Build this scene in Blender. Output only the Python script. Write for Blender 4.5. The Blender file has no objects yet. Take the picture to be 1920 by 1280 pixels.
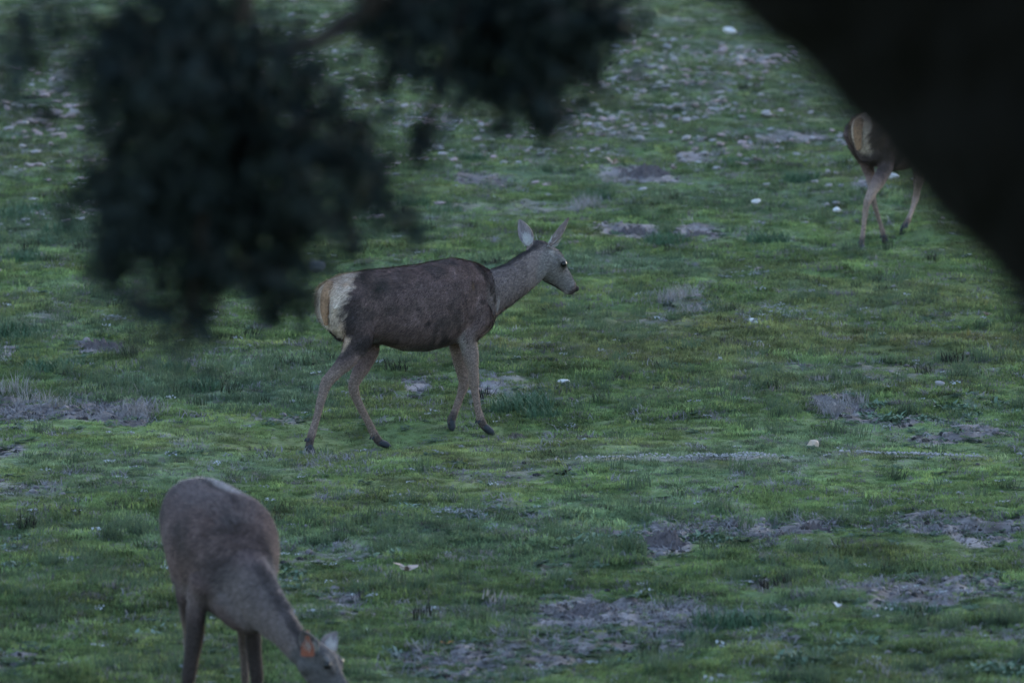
import bpy, math, random
import numpy as np
from mathutils import Vector, Matrix

random.seed(7)
rng = np.random.default_rng(7)
scene = bpy.context.scene
C = scene.collection
R = math.radians

# ------------------------------------------------------------------ camera, sky, sun, exposure
CAM_Z = 5.8
PITCH = 0.0867                       # radians below the horizontal
FPX = 18000.0                        # focal length in photograph pixels (1920 wide)
cam_data = bpy.data.cameras.new('camera')
cam = bpy.data.objects.new('camera', cam_data); C.objects.link(cam)
cam.location = (0, 0, CAM_Z)
cam.rotation_euler = (math.pi / 2 - PITCH, 0, 0)
cam_data.sensor_width = 36
cam_data.lens = FPX * 36 / 1920
cam_data.clip_start = 0.5
cam_data.clip_end = 3000
cam_data.dof.use_dof = True
cam_data.dof.focus_distance = 60.4
cam_data.dof.aperture_fstop = 5.0
scene.camera = cam

world = bpy.data.worlds.new('World'); scene.world = world; world.use_nodes = True
wn = world.node_tree.nodes; wl = world.node_tree.links; wn.clear()
sky = wn.new('ShaderNodeTexSky'); sky.sky_type = 'NISHITA'; sky.sun_disc = False
sky.sun_elevation = R(20); sky.sun_rotation = R(35)
sky.air_density = 1.0; sky.dust_density = 0.6; sky.ozone_density = 1.2
bg = wn.new('ShaderNodeBackground'); bg.inputs['Strength'].default_value = 0.05
wo = wn.new('ShaderNodeOutputWorld')
wl.new(sky.outputs[0], bg.inputs[0]); wl.new(bg.outputs[0], wo.inputs[0])

sun_data = bpy.data.lights.new('sun', 'SUN'); sun_data.energy = 0.06; sun_data.angle = R(30)
sun_data.color = (1.0, 0.93, 0.86)
sun = bpy.data.objects.new('sun', sun_data); C.objects.link(sun)
sun.rotation_euler = (R(-70), 0, R(-35))

scene.view_settings.view_transform = 'Standard'
scene.view_settings.look = 'None'
scene.view_settings.exposure = 3.83
scene.view_settings.gamma = 1.0
scene.view_settings.use_curve_mapping = False
scene.render.engine = 'CYCLES'
scene.cycles.max_bounces = 5
scene.cycles.diffuse_bounces = 3
scene.cycles.transparent_max_bounces = 6
scene.cycles.use_denoising = True

# ------------------------------------------------------------------ pixel <-> world
CP, SP = math.cos(PITCH), math.sin(PITCH)
FWD = np.array([0, CP, -SP]); UPV = np.array([0, SP, CP]); RGT = np.array([1.0, 0, 0])
CAMP = np.array([0, 0, CAM_Z])
def ray(px, py):
    return FWD + RGT * ((px - 960) / FPX) + UPV * ((640 - py) / FPX)
def at(px, py, Y):                   # the point at world depth Y on the ray
    r = ray(px, py); return CAMP + r * (Y / r[1])

# ------------------------------------------------------------------ noise
_T = rng.random((256, 256))
def vnoise(x, y):
    x = np.asarray(x, float); y = np.asarray(y, float)
    xi = np.floor(x).astype(int); yi = np.floor(y).astype(int)
    fx = x - xi; fy = y - yi
    fx = fx * fx * (3 - 2 * fx); fy = fy * fy * (3 - 2 * fy)
    a = _T[xi & 255, yi & 255]; b = _T[(xi + 1) & 255, yi & 255]
    c = _T[xi & 255, (yi + 1) & 255]; d = _T[(xi + 1) & 255, (yi + 1) & 255]
    return (a * (1 - fx) + b * fx) * (1 - fy) + (c * (1 - fx) + d * fx) * fy - 0.5
def fbm(x, y, o=3):
    s = 0; a = 1.0
    for i in range(o):
        s = s + a * vnoise(x * 2 ** i + 17.3 * i, y * 2 ** i + 5.1 * i); a *= 0.5
    return s

# ------------------------------------------------------------------ terrain height
FLAT = [(-.72, 59.9, .75), (-1.38, 45.7, .7), (2.85, 75.7, .8)]      # trodden, even ground under the animals
def base_h(x, y):
    x = np.asarray(x, float); y = np.asarray(y, float)
    t = np.clip(44.0 - y, 0, None)
    rise = np.where(t < 4, 0.097 * t * t / 8, 0.097 * (t - 2))
    rise = np.minimum(rise, 4.15)
    far = np.clip(y - 125, 0, None)
    far = 0.035 * far * far / (far + 60)
    u = 0.09 * fbm(x / 6 + 3, y / 9 + 11, 2) + 0.055 * fbm(x / 1.5 + 40, y / 2.2 + 9, 2) \
        + 0.04 * fbm(x / 0.42 + 70, y / 0.55 + 33, 2)
    u = u + .055 * np.maximum(0, vnoise(x * 4.6 + 3, y * 3.6 + 31)) + .045 * np.maximum(0, vnoise(x * 8.5 + 13, y * 7 + 1)) + .10 * np.maximum(0, vnoise(x * 1.7 + 33, y * 1.2 + 11) - .12)
    u = u * (1 - .60 * np.exp(-((y - 58.2) / 2.6) ** 4))          # the worn, smooth strip of the track
    for (cx, cy, rr) in FLAT: u = u * (1 - .92 * np.exp(-((x - cx) ** 2 + ((y - cy) * .8) ** 2) / (2 * rr * rr)))
    return rise + far + u
PINS = []                            # (x, y, weight)
def ground(x, y):
    z = base_h(x, y)
    for (cx, cy, w, r) in PINS:
        z = z + w * np.exp(-((np.asarray(x) - cx) ** 2 + (np.asarray(y) - cy) ** 2) / (2 * r * r))
    return z
def pin(pts, r=0.36):                # bend the ground so that it passes through these footprints
    pts = np.array(pts, float)
    d = pts[:, 2] - ground(pts[:, 0], pts[:, 1])
    K = np.exp(-((pts[:, None, 0] - pts[None, :, 0]) ** 2 + (pts[:, None, 1] - pts[None, :, 1]) ** 2) / (2 * r * r))
    w = np.linalg.solve(K + np.eye(len(pts)) * 1e-3, d)
    for p, q in zip(pts, w): PINS.append((p[0], p[1], q, r))
def G(px, py):                       # where the view ray meets the ground
    r = ray(px, py); Y = CAM_Z / (-r[2] / r[1])
    for _ in range(8):
        p = CAMP + r * (Y / r[1]); z = float(ground(p[0], p[1])); Y = (CAM_Z - z) / (-r[2] / r[1])
    p = CAMP + r * (Y / r[1]); return np.array([p[0], p[1], float(ground(p[0], p[1]))])

# ------------------------------------------------------------------ object helpers
def tag(o, label=None, cat=None, group=None, kind=None):
    if label: o['label'] = label
    if cat: o['category'] = cat
    if group: o['group'] = group
    if kind: o['kind'] = kind
    return o
def empty(name, loc, rz=0):
    o = bpy.data.objects.new(name, None); C.objects.link(o)
    o.empty_display_size = 0.2; o.location = loc; o.rotation_euler = (0, 0, rz); return o
def mesh_np(name, V, F, mat=None, smooth=True, col=None):
    """V (n,3); F a list of faces or an (m,3|4) array"""
    me = bpy.data.meshes.new(name)
    V = np.asarray(V, np.float32)
    if isinstance(F, np.ndarray):
        k = F.shape[1]; m = len(F)
        me.vertices.add(len(V)); me.vertices.foreach_set('co', V.ravel())
        me.loops.add(m * k); me.loops.foreach_set('vertex_index', F.astype(np.int32).ravel())
        me.polygons.add(m); me.polygons.foreach_set('loop_start', np.arange(0, m * k, k, dtype=np.int32))
        me.update(calc_edges=True); me.validate()
    else:
        me.from_pydata(V.tolist(), [], F); me.update()
    if smooth: me.polygons.foreach_set('use_smooth', np.ones(len(me.polygons), bool))
    if col is not None:
        at_ = me.attributes.new('tint', 'FLOAT_COLOR', 'POINT')
        c4 = np.ones((len(V), 4), np.float32); c4[:, :3] = col
        at_.data.foreach_set('color', c4.ravel())
    if mat: me.materials.append(mat)
    return me
def link(name, me, parent=None):
    o = bpy.data.objects.new(name, me); C.objects.link(o)
    if parent: o.parent = parent
    return o

# ------------------------------------------------------------------ materials
class NT:
    def __init__(s, name):
        s.m = bpy.data.materials.new(name); s.m.use_nodes = True
        s.t = s.m.node_tree; s.n = s.t.nodes; s.n.clear()
        s.out = s.n.new('ShaderNodeOutputMaterial'); s.b = s.n.new('ShaderNodeBsdfPrincipled')
        s.t.links.new(s.b.outputs[0], s.out.inputs[0])
    def N(s, typ, **k):
        n = s.n.new(typ)
        for a, b in k.items(): setattr(n, a, b)
        return n
    def L(s, a, b): s.t.links.new(a, b)
    def pos(s, scale=(1, 1, 1)):
        g = s.N('ShaderNodeNewGeometry'); mp = s.N('ShaderNodeMapping'); mp.inputs['Scale'].default_value = scale
        s.L(g.outputs['Position'], mp.inputs[0]); return mp.outputs[0]
    def noise(s, vec, scale, detail=3, rough=0.55):
        n = s.N('ShaderNodeTexNoise'); n.inputs['Scale'].default_value = scale
        n.inputs['Detail'].default_value = detail; n.inputs['Roughness'].default_value = rough
        if vec is not None: s.L(vec, n.inputs['Vector'])
        return n.outputs['Fac']
    def ramp(s, fac, stops):
        r = s.N('ShaderNodeValToRGB'); el = r.color_ramp.elements
        while len(el) < len(stops): el.new(0.5)
        for e, (p, c) in zip(el, stops): e.position = p; e.color = (*c, 1)
        s.L(fac, r.inputs[0]); return r.outputs[0]
    def mix(s, fac, a, b, mode='MIX'):
        m = s.N('ShaderNodeMix', data_type='RGBA', blend_type=mode)
        for sock, v in ((m.inputs[0], fac), (m.inputs[6], a), (m.inputs[7], b)):
            if isinstance(v, (int, float)): sock.default_value = v
            elif isinstance(v, tuple): sock.default_value = (*v, 1)
            else: s.L(v, sock)
        return m.outputs[2]
    def bump(s, h, strength, dist):
        b = s.N('ShaderNodeBump'); b.inputs['Strength'].default_value = strength; b.inputs['Distance'].default_value = dist
        s.L(h, b.inputs['Height']); s.L(b.outputs[0], s.b.inputs['Normal'])
    def set(s, rough=0.9, spec=0.2):
        s.b.inputs['Roughness'].default_value = rough; s.b.inputs['Specular IOR Level'].default_value = spec

def simple(name, c, rough=0.85, spec=0.2, var=0.3, scale=30, bump=0.0):
    t = NT(name); t.set(rough, spec)
    n = t.noise(t.pos(), scale)
    col = t.mix(n, tuple(v * (1 - var) for v in c), tuple(min(1, v * (1 + var)) for v in c))
    t.L(col, t.b.inputs['Base Color'])
    if bump: t.bump(n, 0.6, bump)
    return t.m

def attr_mat(name, src='GEOMETRY', rough=0.85, spec=0.15, fine=200, amt=0.35, trans=0.0, bump=0.0, stretch=(1, 1, 1), attr='tint'):
    t = NT(name); t.set(rough, spec)
    a = t.N('ShaderNodeAttribute', attribute_name=attr, attribute_type=src)
    n = t.noise(t.pos(stretch), fine, 2)
    sc = t.ramp(n, [(0.25, (1 - amt,) * 3), (0.75, (1 + amt,) * 3)])
    col = t.mix(1.0, a.outputs['Color'], sc, 'MULTIPLY')
    t.L(col, t.b.inputs['Base Color'])
    if bump: t.bump(n, 0.7, bump)
    if trans:
        tr = t.N('ShaderNodeBsdfTranslucent'); mx = t.N('ShaderNodeMixShader'); mx.inputs[0].default_value = trans
        t.L(col, tr.inputs[0]); t.L(t.b.outputs[0], mx.inputs[1]); t.L(tr.outputs[0], mx.inputs[2])
        t.L(mx.outputs[0], t.out.inputs[0])
    return t.m

M_hide = attr_mat('deer_hide', rough=0.9, spec=0.12, fine=55, amt=0.38, bump=0.012, stretch=(1, 1, 1.8))
M_fur = attr_mat('deer_fur', rough=0.8, spec=0.15, fine=60, amt=0.25)
M_ear = attr_mat('ear_skin', fine=120, amt=0.15, trans=0.2)
M_hoof = simple('hoof_horn', (0.03, 0.033, 0.04), 0.8, 0.15, 0.3, 80)
M_eye = simple('eye_dark', (0.006, 0.005, 0.005), 0.35, 0.3, 0.1)
M_nose = simple('nose_skin', (0.02, 0.017, 0.017), 0.85, 0.1, 0.3, 200, 0.002)
M_tag = simple('orange_plastic', (0.17, 0.05, 0.028), 0.6, 0.25, 0.25, 40)
M_grass = attr_mat('grass_blade', 'INSTANCER', rough=0.75, spec=0.2, fine=25, amt=0.25, trans=0.4)
M_litter = attr_mat('dry_litter', 'INSTANCER', rough=0.9, spec=0.1, fine=40, amt=0.3)
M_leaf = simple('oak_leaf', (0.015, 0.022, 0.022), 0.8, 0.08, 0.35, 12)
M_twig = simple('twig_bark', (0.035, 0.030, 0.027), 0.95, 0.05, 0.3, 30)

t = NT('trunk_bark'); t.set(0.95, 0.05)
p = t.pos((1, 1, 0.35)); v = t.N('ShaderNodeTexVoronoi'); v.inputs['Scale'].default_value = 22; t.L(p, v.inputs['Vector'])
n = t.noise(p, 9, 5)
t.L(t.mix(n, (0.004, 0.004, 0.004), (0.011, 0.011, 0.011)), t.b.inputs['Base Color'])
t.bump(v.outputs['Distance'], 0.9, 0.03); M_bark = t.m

# ------------------------------------------------------------------ soft loft volumes for animals
def ring(c, a, b, wu, wd, ws, n=20, e=2.2):
    """c centre; a 'up' axis, b 'side' axis; half sizes up, down, side"""
    out = []
    for i in range(n):
        th = 2 * math.pi * i / n
        ca, sa = math.cos(th), math.sin(th)
        ra = abs(ca) ** (2 / e) * (1 if ca >= 0 else -1); rb = abs(sa) ** (2 / e) * (1 if sa >= 0 else -1)
        out.append(c + a * (ra * (wu if ca >= 0 else wd)) + b * (rb * ws))
    return out
class Body:
    def __init__(s): s.V = []; s.F = []
    def loft(s, rings):
        n = len(rings[0]); o = len(s.V)
        for r in rings: s.V += [tuple(v) for v in r]
        for k in range(len(rings) - 1):
            for i in range(n):
                j = (i + 1) % n
                s.F.append((o + k * n + i, o + k * n + j, o + (k + 1) * n + j, o + (k + 1) * n + i))
        s.F.append(tuple(o + i for i in reversed(range(n))))
        l = o + (len(rings) - 1) * n
        s.F.append(tuple(l + i for i in range(n)))
    def tube(s, pts, side=np.array([0, 1.0, 0]), n=16, e=2.0, dens=4):
        """pts: (pos, r_fore_aft, r_side); smooth Catmull-Rom through them"""
        P = [np.array(p[0], float) for p in pts]; A = [p[1] for p in pts]; B = [p[2] for p in pts]
        m = len(P); rs = []
        for k in range(m - 1):
            for q in range(dens if k < m - 2 else dens + 1):
                u = q / dens
                p0, p1, p2, p3 = P[max(k - 1, 0)], P[k], P[k + 1], P[min(k + 2, m - 1)]
                f = lambda a, b, c, d: 0.5 * (2 * b + (c - a) * u + (2 * a - 5 * b + 4 * c - d) * u * u + (3 * b - a - 3 * c + d) * u ** 3)
                c = f(p0, p1, p2, p3)
                w = u * u * (3 - 2 * u)
                a = A[k] * (1 - w) + A[k + 1] * w; b = B[k] * (1 - w) + B[k + 1] * w
                e0 = 0.5 * ((p2 - p0) * (1 - u) + (p3 - p1) * u); d = e0 / (np.linalg.norm(e0) + 1e-9)
                up = np.cross(d, side); up /= np.linalg.norm(up) + 1e-9
                sd = np.cross(up, d)
                rs.append(ring(c, up, sd, a, a, b, n, e))
        # rounded ends
        def cap(r, d, amt):
            c = np.mean(r, axis=0); return [c + (v - c) * 0.6 + d * amt for v in r]
        d0 = P[0] - P[1]; d0 /= np.linalg.norm(d0); d1 = P[-1] - P[-2]; d1 /= np.linalg.norm(d1)
        rs = [cap(rs[0], d0, min(A[0], B[0]) * 0.6)] + rs + [cap(rs[-1], d1, min(A[-1], B[-1]) * 0.6)]
        s.loft(rs)
    def ball(s, c, r, n=14):
        c = np.array(c, float); r = np.array(r if np.ndim(r) else [r] * 3, float); rs = []
        for k in range(1, 9):
            ph = math.pi * k / 9
            rs.append([c + r * np.array([math.sin(ph) * math.cos(2 * math.pi * i / n), math.sin(ph) * math.sin(2 * math.pi * i / n), -math.cos(ph)]) for i in range(n)])
        s.loft(rs)
    def solid(s, voxel, smooth):
        me = bpy.data.meshes.new('tmp'); me.from_pydata(s.V, [], s.F); me.update()
        o = bpy.data.objects.new('tmp', me); C.objects.link(o)
        import bmesh
        bm = bmesh.new(); bm.from_mesh(me); bmesh.ops.recalc_face_normals(bm, faces=bm.faces); bm.to_mesh(me); bm.free()
        m = o.modifiers.new('r', 'REMESH'); m.mode = 'VOXEL'; m.voxel_size = voxel
        m = o.modifiers.new('s', 'SMOOTH'); m.factor = 0.5; m.iterations = smooth
        dg = bpy.context.evaluated_depsgraph_get()
        r = bpy.data.meshes.new_from_object(o.evaluated_get(dg))
        bpy.data.objects.remove(o); bpy.data.meshes.remove(me)
        return r

def sstep(a, b, x): t = np.clip((x - a) / (b - a), 0, 1); return t * t * (3 - 2 * t)

# stations of a hind's trunk, in metres: s forward, z top, z bottom, half width
TORSO = [(-0.600, 0.985, 0.86, 0.060), (-0.565, 1.025, 0.76, 0.120), (-0.47, 1.055, 0.66, 0.170), (-0.33, 1.075, 0.62, 0.192),
         (-0.18, 1.085, 0.605, 0.205), (-0.02, 1.095, 0.565, 0.228), (0.13, 1.110, 0.565, 0.230), (0.27, 1.130, 0.60, 0.212),
         (0.38, 1.135, 0.62, 0.180), (0.48, 1.105, 0.62, 0.150), (0.57, 1.055, 0.665, 0.120), (0.625, 0.97, 0.74, 0.075)]

def make_deer(label, origin, psi, legs, neck, head, ears, tail, tilt=0.0, voxel=0.0075, fur_n=45000, paint=None, pw_=1.0, zl=.56,
              torso=TORSO, hooves=None, seed=1, fat=1.0, dk=1.0, mane=.85, extra=(), eartag=None, patch=1.0):
    """legs/neck: world-space chains; head: dict(poll, fwd, up) in world space. Everything is stored in the deer's own frame."""
    O = np.array(origin, float); c, s_ = math.cos(psi), math.sin(psi)
    def loc(p):
        d = np.array(p, float) - O; return np.array([d[0] * c + d[1] * s_, -d[0] * s_ + d[1] * c, d[2]])
    def lvec(v): v = np.array(v, float); return np.array([v[0] * c + v[1] * s_, -v[0] * s_ + v[1] * c, v[2]])
    root = empty('deer', O, psi); tag(root, label, 'deer', 'red deer hinds on the grass')
    B = Body()
    X, Yv, Z = np.eye(3)
    rs = []
    for (s, zt, zb, hw) in torso:
        zt2 = zt - tilt * s; zb2 = zb - tilt * s
        zc = zb2 + (zt2 - zb2) * 0.54
        rs.append(ring(np.array([s, 0, zc]), Z, Yv, zt2 - zc, zc - zb2, hw, 28, 2.15))
    B.loft(rs)
    for sg in (-1, 1):
        B.ball((torso[2][0] + .10, sg * .105, .89 - tilt * -.4), (.15, .085, .15))
        B.tube([((.42, sg * .07, 1.02 - tilt * .42), .06, .05), ((.43, sg * .115, .90 - tilt * .43), .085, .055), ((.50, sg * .125, .76 - tilt * .5), .08, .05), ((.40, sg * .11, .68 - tilt * .4), .07, .05)])
    # withers ridge and croup
    B.tube([((0.18, 0, 1.06 - tilt * .18), .05, .05), ((0.36, 0, 1.085 - tilt * .36), .055, .05), ((0.5, 0, 1.03 - tilt * .5), .05, .05)])
    feet = []
    LL = []
    for lg in legs:
        pts = [(loc(p), a * (fat if i > 1 else 1), b * (fat if i > 1 else 1)) for i, (p, a, b) in enumerate(lg['chain'])]
        B.tube(pts, n=16); LL.append(pts)
        for q in (4, 5):
            if lg['i0'] == 3 and q == 5: B.ball(pts[q][0] + np.array([-.014, 0, .012]), (.024, .022, .034))
            if lg['i0'] == 1 and q == 4: B.ball(pts[q][0] + np.array([.006, 0, 0]), (.030, .027, .036))
    NK = [(loc(p), a, b) for (p, a, b) in neck]
    B.tube(NK, n=20)
    for ex in extra: B.tube([(loc(p), a, b) for (p, a, b) in ex])
    # head
    hp = loc(head['poll']); hf = lvec(head['fwd']); hf /= np.linalg.norm(hf)
    hu = lvec(head['up']); hu -= hf * hu.dot(hf); hu /= np.linalg.norm(hu); hs = np.cross(hu, hf)
    k = head.get('k', 1.0)
    def H(x, sd, u): return hp + (hf * x + hs * sd + hu * u) * k
    ST = [(-.035, -.02, -.10, .040), (0, .008, -.125, .056), (.05, .030, -.142, .066), (.10, .042, -.152, .070), (.145, .042, -.152, .069), (.185, .030, -.145, .058),
          (.225, .018, -.128, .046), (.27, .012, -.110, .038), (.315, .006, -.098, .034), (.345, .000, -.090, .034), (.368, -.012, -.078, .030), (.380, -.028, -.062, .018)]
    B.loft([ring(H(x, 0, (u0 + u1) / 2), hu, hs, (u0 - u1) / 2 * k, (u0 - u1) / 2 * k, w * k, 20, 2.1) for (x, u0, u1, w) in ST])
    for sg in (-1, 1):
        B.tube([(H(.105, sg * .048, .018), .017 * k, .016 * k), (H(.15, sg * .056, .022), .018 * k, .016 * k), (H(.19, sg * .046, .008), .013 * k, .013 * k)], side=hs, n=10)
        B.ball(H(.09, sg * .045, -.085), .045 * k)           # cheek
    me = B.solid(voxel, 7)
    n = len(me.vertices); V = np.empty(n * 3, np.float32); me.vertices.foreach_get('co', V); V = V.reshape(-1, 3)
    Nn = np.empty(n * 3, np.float32); me.vertices.foreach_get('normal', Nn); Nn = Nn.reshape(-1, 3)
    # gentle muscle relief
    d = 0.006 * (vnoise(V[:, 0] * 9 + seed, V[:, 2] * 9 + V[:, 1] * 7)) + 0.004 * vnoise(V[:, 0] * 28 + seed, V[:, 2] * 28 + V[:, 1] * 19)
    thick = sstep(.55, .75, V[:, 2]); V = V + Nn * (d * (0.3 + .7 * thick))[:, None]
    me.vertices.foreach_set('co', V.astype(np.float32).ravel()); me.update()
    # ---------------- coat colours: patches that belong to the animal, plus the sheen painted by paintB
    x, y, z = V[:, 0], V[:, 1], V[:, 2] + tilt * V[:, 0]
    def blob(cn, rad, soft=.35):
        cn = np.array(cn); rad = np.array(rad)
        q = np.sqrt((((V - cn) / rad) ** 2).sum(1)); q = q + .18 * vnoise(V[:, 0] * 22 + 3, V[:, 2] * 22 + V[:, 1] * 22)
        return 1 - sstep(1 - soft, 1 + soft, q)
    col = np.zeros((n, 3))
    BODY = np.array((.110, .074, .070)); NECK = np.array((.160, .126, .120)); LEG = np.array((.150, .108, .092)); HEAD = np.array((.150, .132, .130))
    DARK = np.array((.022, .018, .018)); CREAM = np.array((.50, .39, .315)); TAN = np.array((.29, .18, .115)); PALE = np.array((.27, .245, .24)); MID = np.array((.062, .047, .044))
    BODY = BODY * dk; NECK = NECK * dk; HEAD = HEAD * dk * dk; MID = MID * dk
    col[:] = BODY
    def lay(m, cc): 
        nonlocal col
        m = np.clip(m, 0, 1)[:, None]; col = col * (1 - m) + cc * m
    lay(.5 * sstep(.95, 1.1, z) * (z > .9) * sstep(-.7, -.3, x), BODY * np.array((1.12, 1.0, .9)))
    mott = fbm(x * 7 + seed * 3, z * 7 + y * 5, 3); lay(.85 * sstep(.0, .36, mott), MID * .9)
    mott2 = fbm(x * 14 + seed * 5, z * 10 + y * 5, 3); lay(.5 * sstep(.05, .4, mott2), BODY * 1.75); mott3 = fbm(x * 30 + seed, z * 22 + y * 9, 2); lay(.35 * sstep(.1, .4, mott3), BODY * .45)
    # neck along its chain
    def chain_w(chain, rad, i0=0):
        P = np.array([q[0] for q in chain[i0:]]); best = np.full(n, 9.0)
        for a, b in zip(P[:-1], P[1:]):
            ab = b - a; tt = np.clip(((V - a) @ ab) / (ab @ ab), 0, 1)
            best = np.minimum(best, np.linalg.norm(V - (a + tt[:, None] * ab), axis=1))
        return best
    nd = chain_w(NK, .2, 1)
    lay((1 - sstep(.125, .18, nd)) * (1 - .15), NECK)
    nk = NK[-1][0]; hd = (V - hp) @ hf; hl = np.linalg.norm(V - H(.17, 0, -.06), axis=1)
    lay(1 - sstep(.17, .21, hl), HEAD)
    for lg, ch in zip(legs, LL):
        P = chain_w(ch, .1, lg['i0']); zz = ch[lg['i0']][0][2]
        lay((1 - sstep(.07, .10, P)) * (1 - sstep(zz - .10, zz + .02, V[:, 2])), LEG * lg.get('c', 1.0))
        ft = ch[-1][0]; fd = np.linalg.norm(V - ft, axis=1); lay(.75 * (1 - sstep(.05, .10, fd)), DARK * 1.5)
    # mane, from nape to withers
    nape = blob(H(-.03, 0, .015), (.07, .045, .05)); lay(nape * .8, DARK * 1.2)
    for (p, a, b), (p2, a2, b2) in zip(NK[2:-1], NK[3:]):
        d_ = p2 - p; d_ /= np.linalg.norm(d_); up = np.cross(d_, np.array([0, 1.0, 0])); up /= np.linalg.norm(up)
        if up.dot(hu) < 0: up = -up
        for f in (0, .14, .28, .42, .56, .70, .84):
            lay(mane * .42 * blob(p * (1 - f) + p2 * f + up * (a * (1 - f) + a2 * f) * 1.0, (.042, .026, .038), .5), DARK)
    if paint: paint(lay, blob, V, Nn, x, y, z, H, dict(BODY=BODY, NECK=NECK, LEG=LEG, DARK=DARK, CREAM=CREAM, TAN=TAN, PALE=PALE, MID=MID, HEAD=HEAD), LL)
    # rump mirror
    xr = torso[0][0] + .60
    zb_ = np.linspace(.56, 1.10, 19); xb = np.array([V[(np.abs(z - q) < .02) & (x < 0), 0].min() if ((np.abs(z - q) < .02) & (x < 0)).any() else -.5 for q in zb_])
    dist = x - np.interp(z, zb_, xb) + .035 * vnoise(x * 26 + 3, z * 20 + y * 24) + .02 * vnoise(x * 60, z * 50 + y * 30)
    wz = np.interp(z, [.52, .60, .66, .74, .82, .90, .98, 1.05], [.0, .03, .045, .048, .056, .095, .200, .25]) * pw_
    pw = (1 - sstep(wz - .014, wz + .020, dist)) * sstep(zl, zl + .08, z) * (x < -.3)
    edge = (1 - sstep(wz + .05, wz + .12, dist)) * (1 - sstep(.93, 1.0, z)) * sstep(.5, .6, z) * (x < -.3)
    lay(edge * .62 * patch, DARK * 1.3); lay(pw * patch, CREAM); lay(pw * .8 * sstep(-.08, .3, fbm(x * 12 + 5, z * 9 + y * 12, 2)), TAN * 1.15)
    lay(blob((xr - .58, 0, 1.01), (.12, .08, .06), .5) * .5 * patch, TAN * 1.3)
    # head marks
    lay(.8 * blob(H(.26, 0, -.115), (.10, .035, .035), .4) * 1.0, DARK * 1.6)
    lay(.95 * blob(H(.375, 0, -.035), (.036, .036, .034), .3), DARK)
    lay(.7 * blob(H(.345, 0, -.080), (.028, .032, .016), .4), PALE * 1.3)
    for sg in (-1, 1):
        lay(.2 * blob(H(.14, sg * .060, .036), (.030, .022, .012), .5), PALE)
        lay(.5 * blob(H(.05, sg * .06, .01), (.028, .02, .028), .5), PALE * 1.2)
        lay(.5 * blob(H(.20, sg * .05, -.01), (.04, .02, .014), .5), DARK * 2)
    col = np.clip(col * (1 + .12 * rng.standard_normal(n))[:, None], .008, 1)
    a = me.attributes.new('tint', 'FLOAT_COLOR', 'POINT'); c4 = np.ones((n, 4), np.float32); c4[:, :3] = col; a.data.foreach_set('color', c4.ravel())
    me.materials.append(M_hide); me.polygons.foreach_set('use_smooth', np.ones(len(me.polygons), bool)); me.name = 'deer_body'
    link('body', me, root)
    # ---------------- fur: short hairs lying back along the skin
    ids = rng.choice(n, fur_n, p=None)
    P0 = V[ids]; N0 = Nn[ids]; c0 = col[ids]
    flow = np.tile(np.array([-.85, 0, -.55]), (fur_n, 1)) + rng.normal(0, .22, (fur_n, 3))
    low = V[ids, 2] < .62; flow[low] = np.array([-.15, 0, -1]) + rng.normal(0, .1, (low.sum(), 3))
    flow -= N0 * (flow * N0).sum(1)[:, None]; flow /= np.linalg.norm(flow, axis=1)[:, None] + 1e-6
    ln = (.014 + .020 * rng.random(fur_n)) * np.where(low, .45, 1)
    hd_ = np.linalg.norm(P0 - H(.17, 0, -.06), axis=1) < .24; ln[hd_] *= .35
    rumpy = (P0[:, 0] < -.5) & (P0[:, 2] > .75); ln[rumpy] *= 1.6
    sdv = np.cross(N0, flow); w = .0018
    tip = P0 + flow * ln[:, None] + N0 * (ln * (.28 + .2 * rng.random(fur_n)))[:, None]
    Pb = P0 - N0 * .002
    VV = np.stack([Pb - sdv * w, Pb + sdv * w, tip], 1).reshape(-1, 3)
    cc = np.repeat(np.clip(c0 * (1 + .42 * rng.standard_normal(fur_n))[:, None], .01, .8), 3, 0)
    fm = mesh_np('deer_fur', VV, np.arange(fur_n * 3).reshape(-1, 3), M_fur, False, cc)
    tag(link('fur', fm, root), kind='stuff')
    # ---------------- ears
    for e in ears:
        b = loc(e['base']); tp = loc(e['tip']); ax = tp - b; Ln = np.linalg.norm(ax); ax /= Ln
        nf = lvec(e['face']); nf -= ax * nf.dot(ax); nf /= np.linalg.norm(nf); sd = np.cross(ax, nf); W = e.get('w', .05)
        NU, NV_ = 14, 10; VV = []; cc = []; F = []
        for side in (0, 1):
            for iu in range(NU + 1):
                u = iu / NU; wd = W * (math.sin(math.pi * min(1, (u * .93 + .07)) ** .85) ** .75) if u < .999 else 0.004
                wd = max(wd, .006 if u > .9 else .018)
                for iv in range(NV_ + 1):
                    v_ = iv / NV_ * 2 - 1
                    ang = v_ * (1.25 - .5 * u)
                    off = sd * (wd * math.sin(ang) / math.sin(1.25 - .5 * u) * (1 if side else .93)) + nf * (-wd * .75 * (math.cos(ang) - .3) + (0.0 if side else .004))
                    VV.append(b + ax * (u * Ln) + off + nf * (.012 * math.sin(u * 3)))
                    if side: q = np.array(e.get('out', (.120, .090, .080))) * (1 - .35 * (u > .9))
                    else:
                        q = np.array((.20, .17, .18)) * (.7 + .5 * abs(v_)) if u > .25 else np.array((.36, .34, .34))
                    if abs(v_) > .85: q = q * .7 + np.array((.12, .11, .10)) * .3
                    cc.append(q * (1 + .15 * rng.standard_normal()))
        m = (NU + 1) * (NV_ + 1)
        for side in (0, 1):
            for iu in range(NU):
                for iv in range(NV_):
                    a0 = side * m + iu * (NV_ + 1) + iv; F.append((a0, a0 + 1, a0 + NV_ + 2, a0 + NV_ + 1))
        for iu in range(NU):
            for iv in (0, NV_):
                a0 = iu * (NV_ + 1) + iv; F.append((a0, a0 + NV_ + 1, a0 + m + NV_ + 1, a0 + m))
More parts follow.
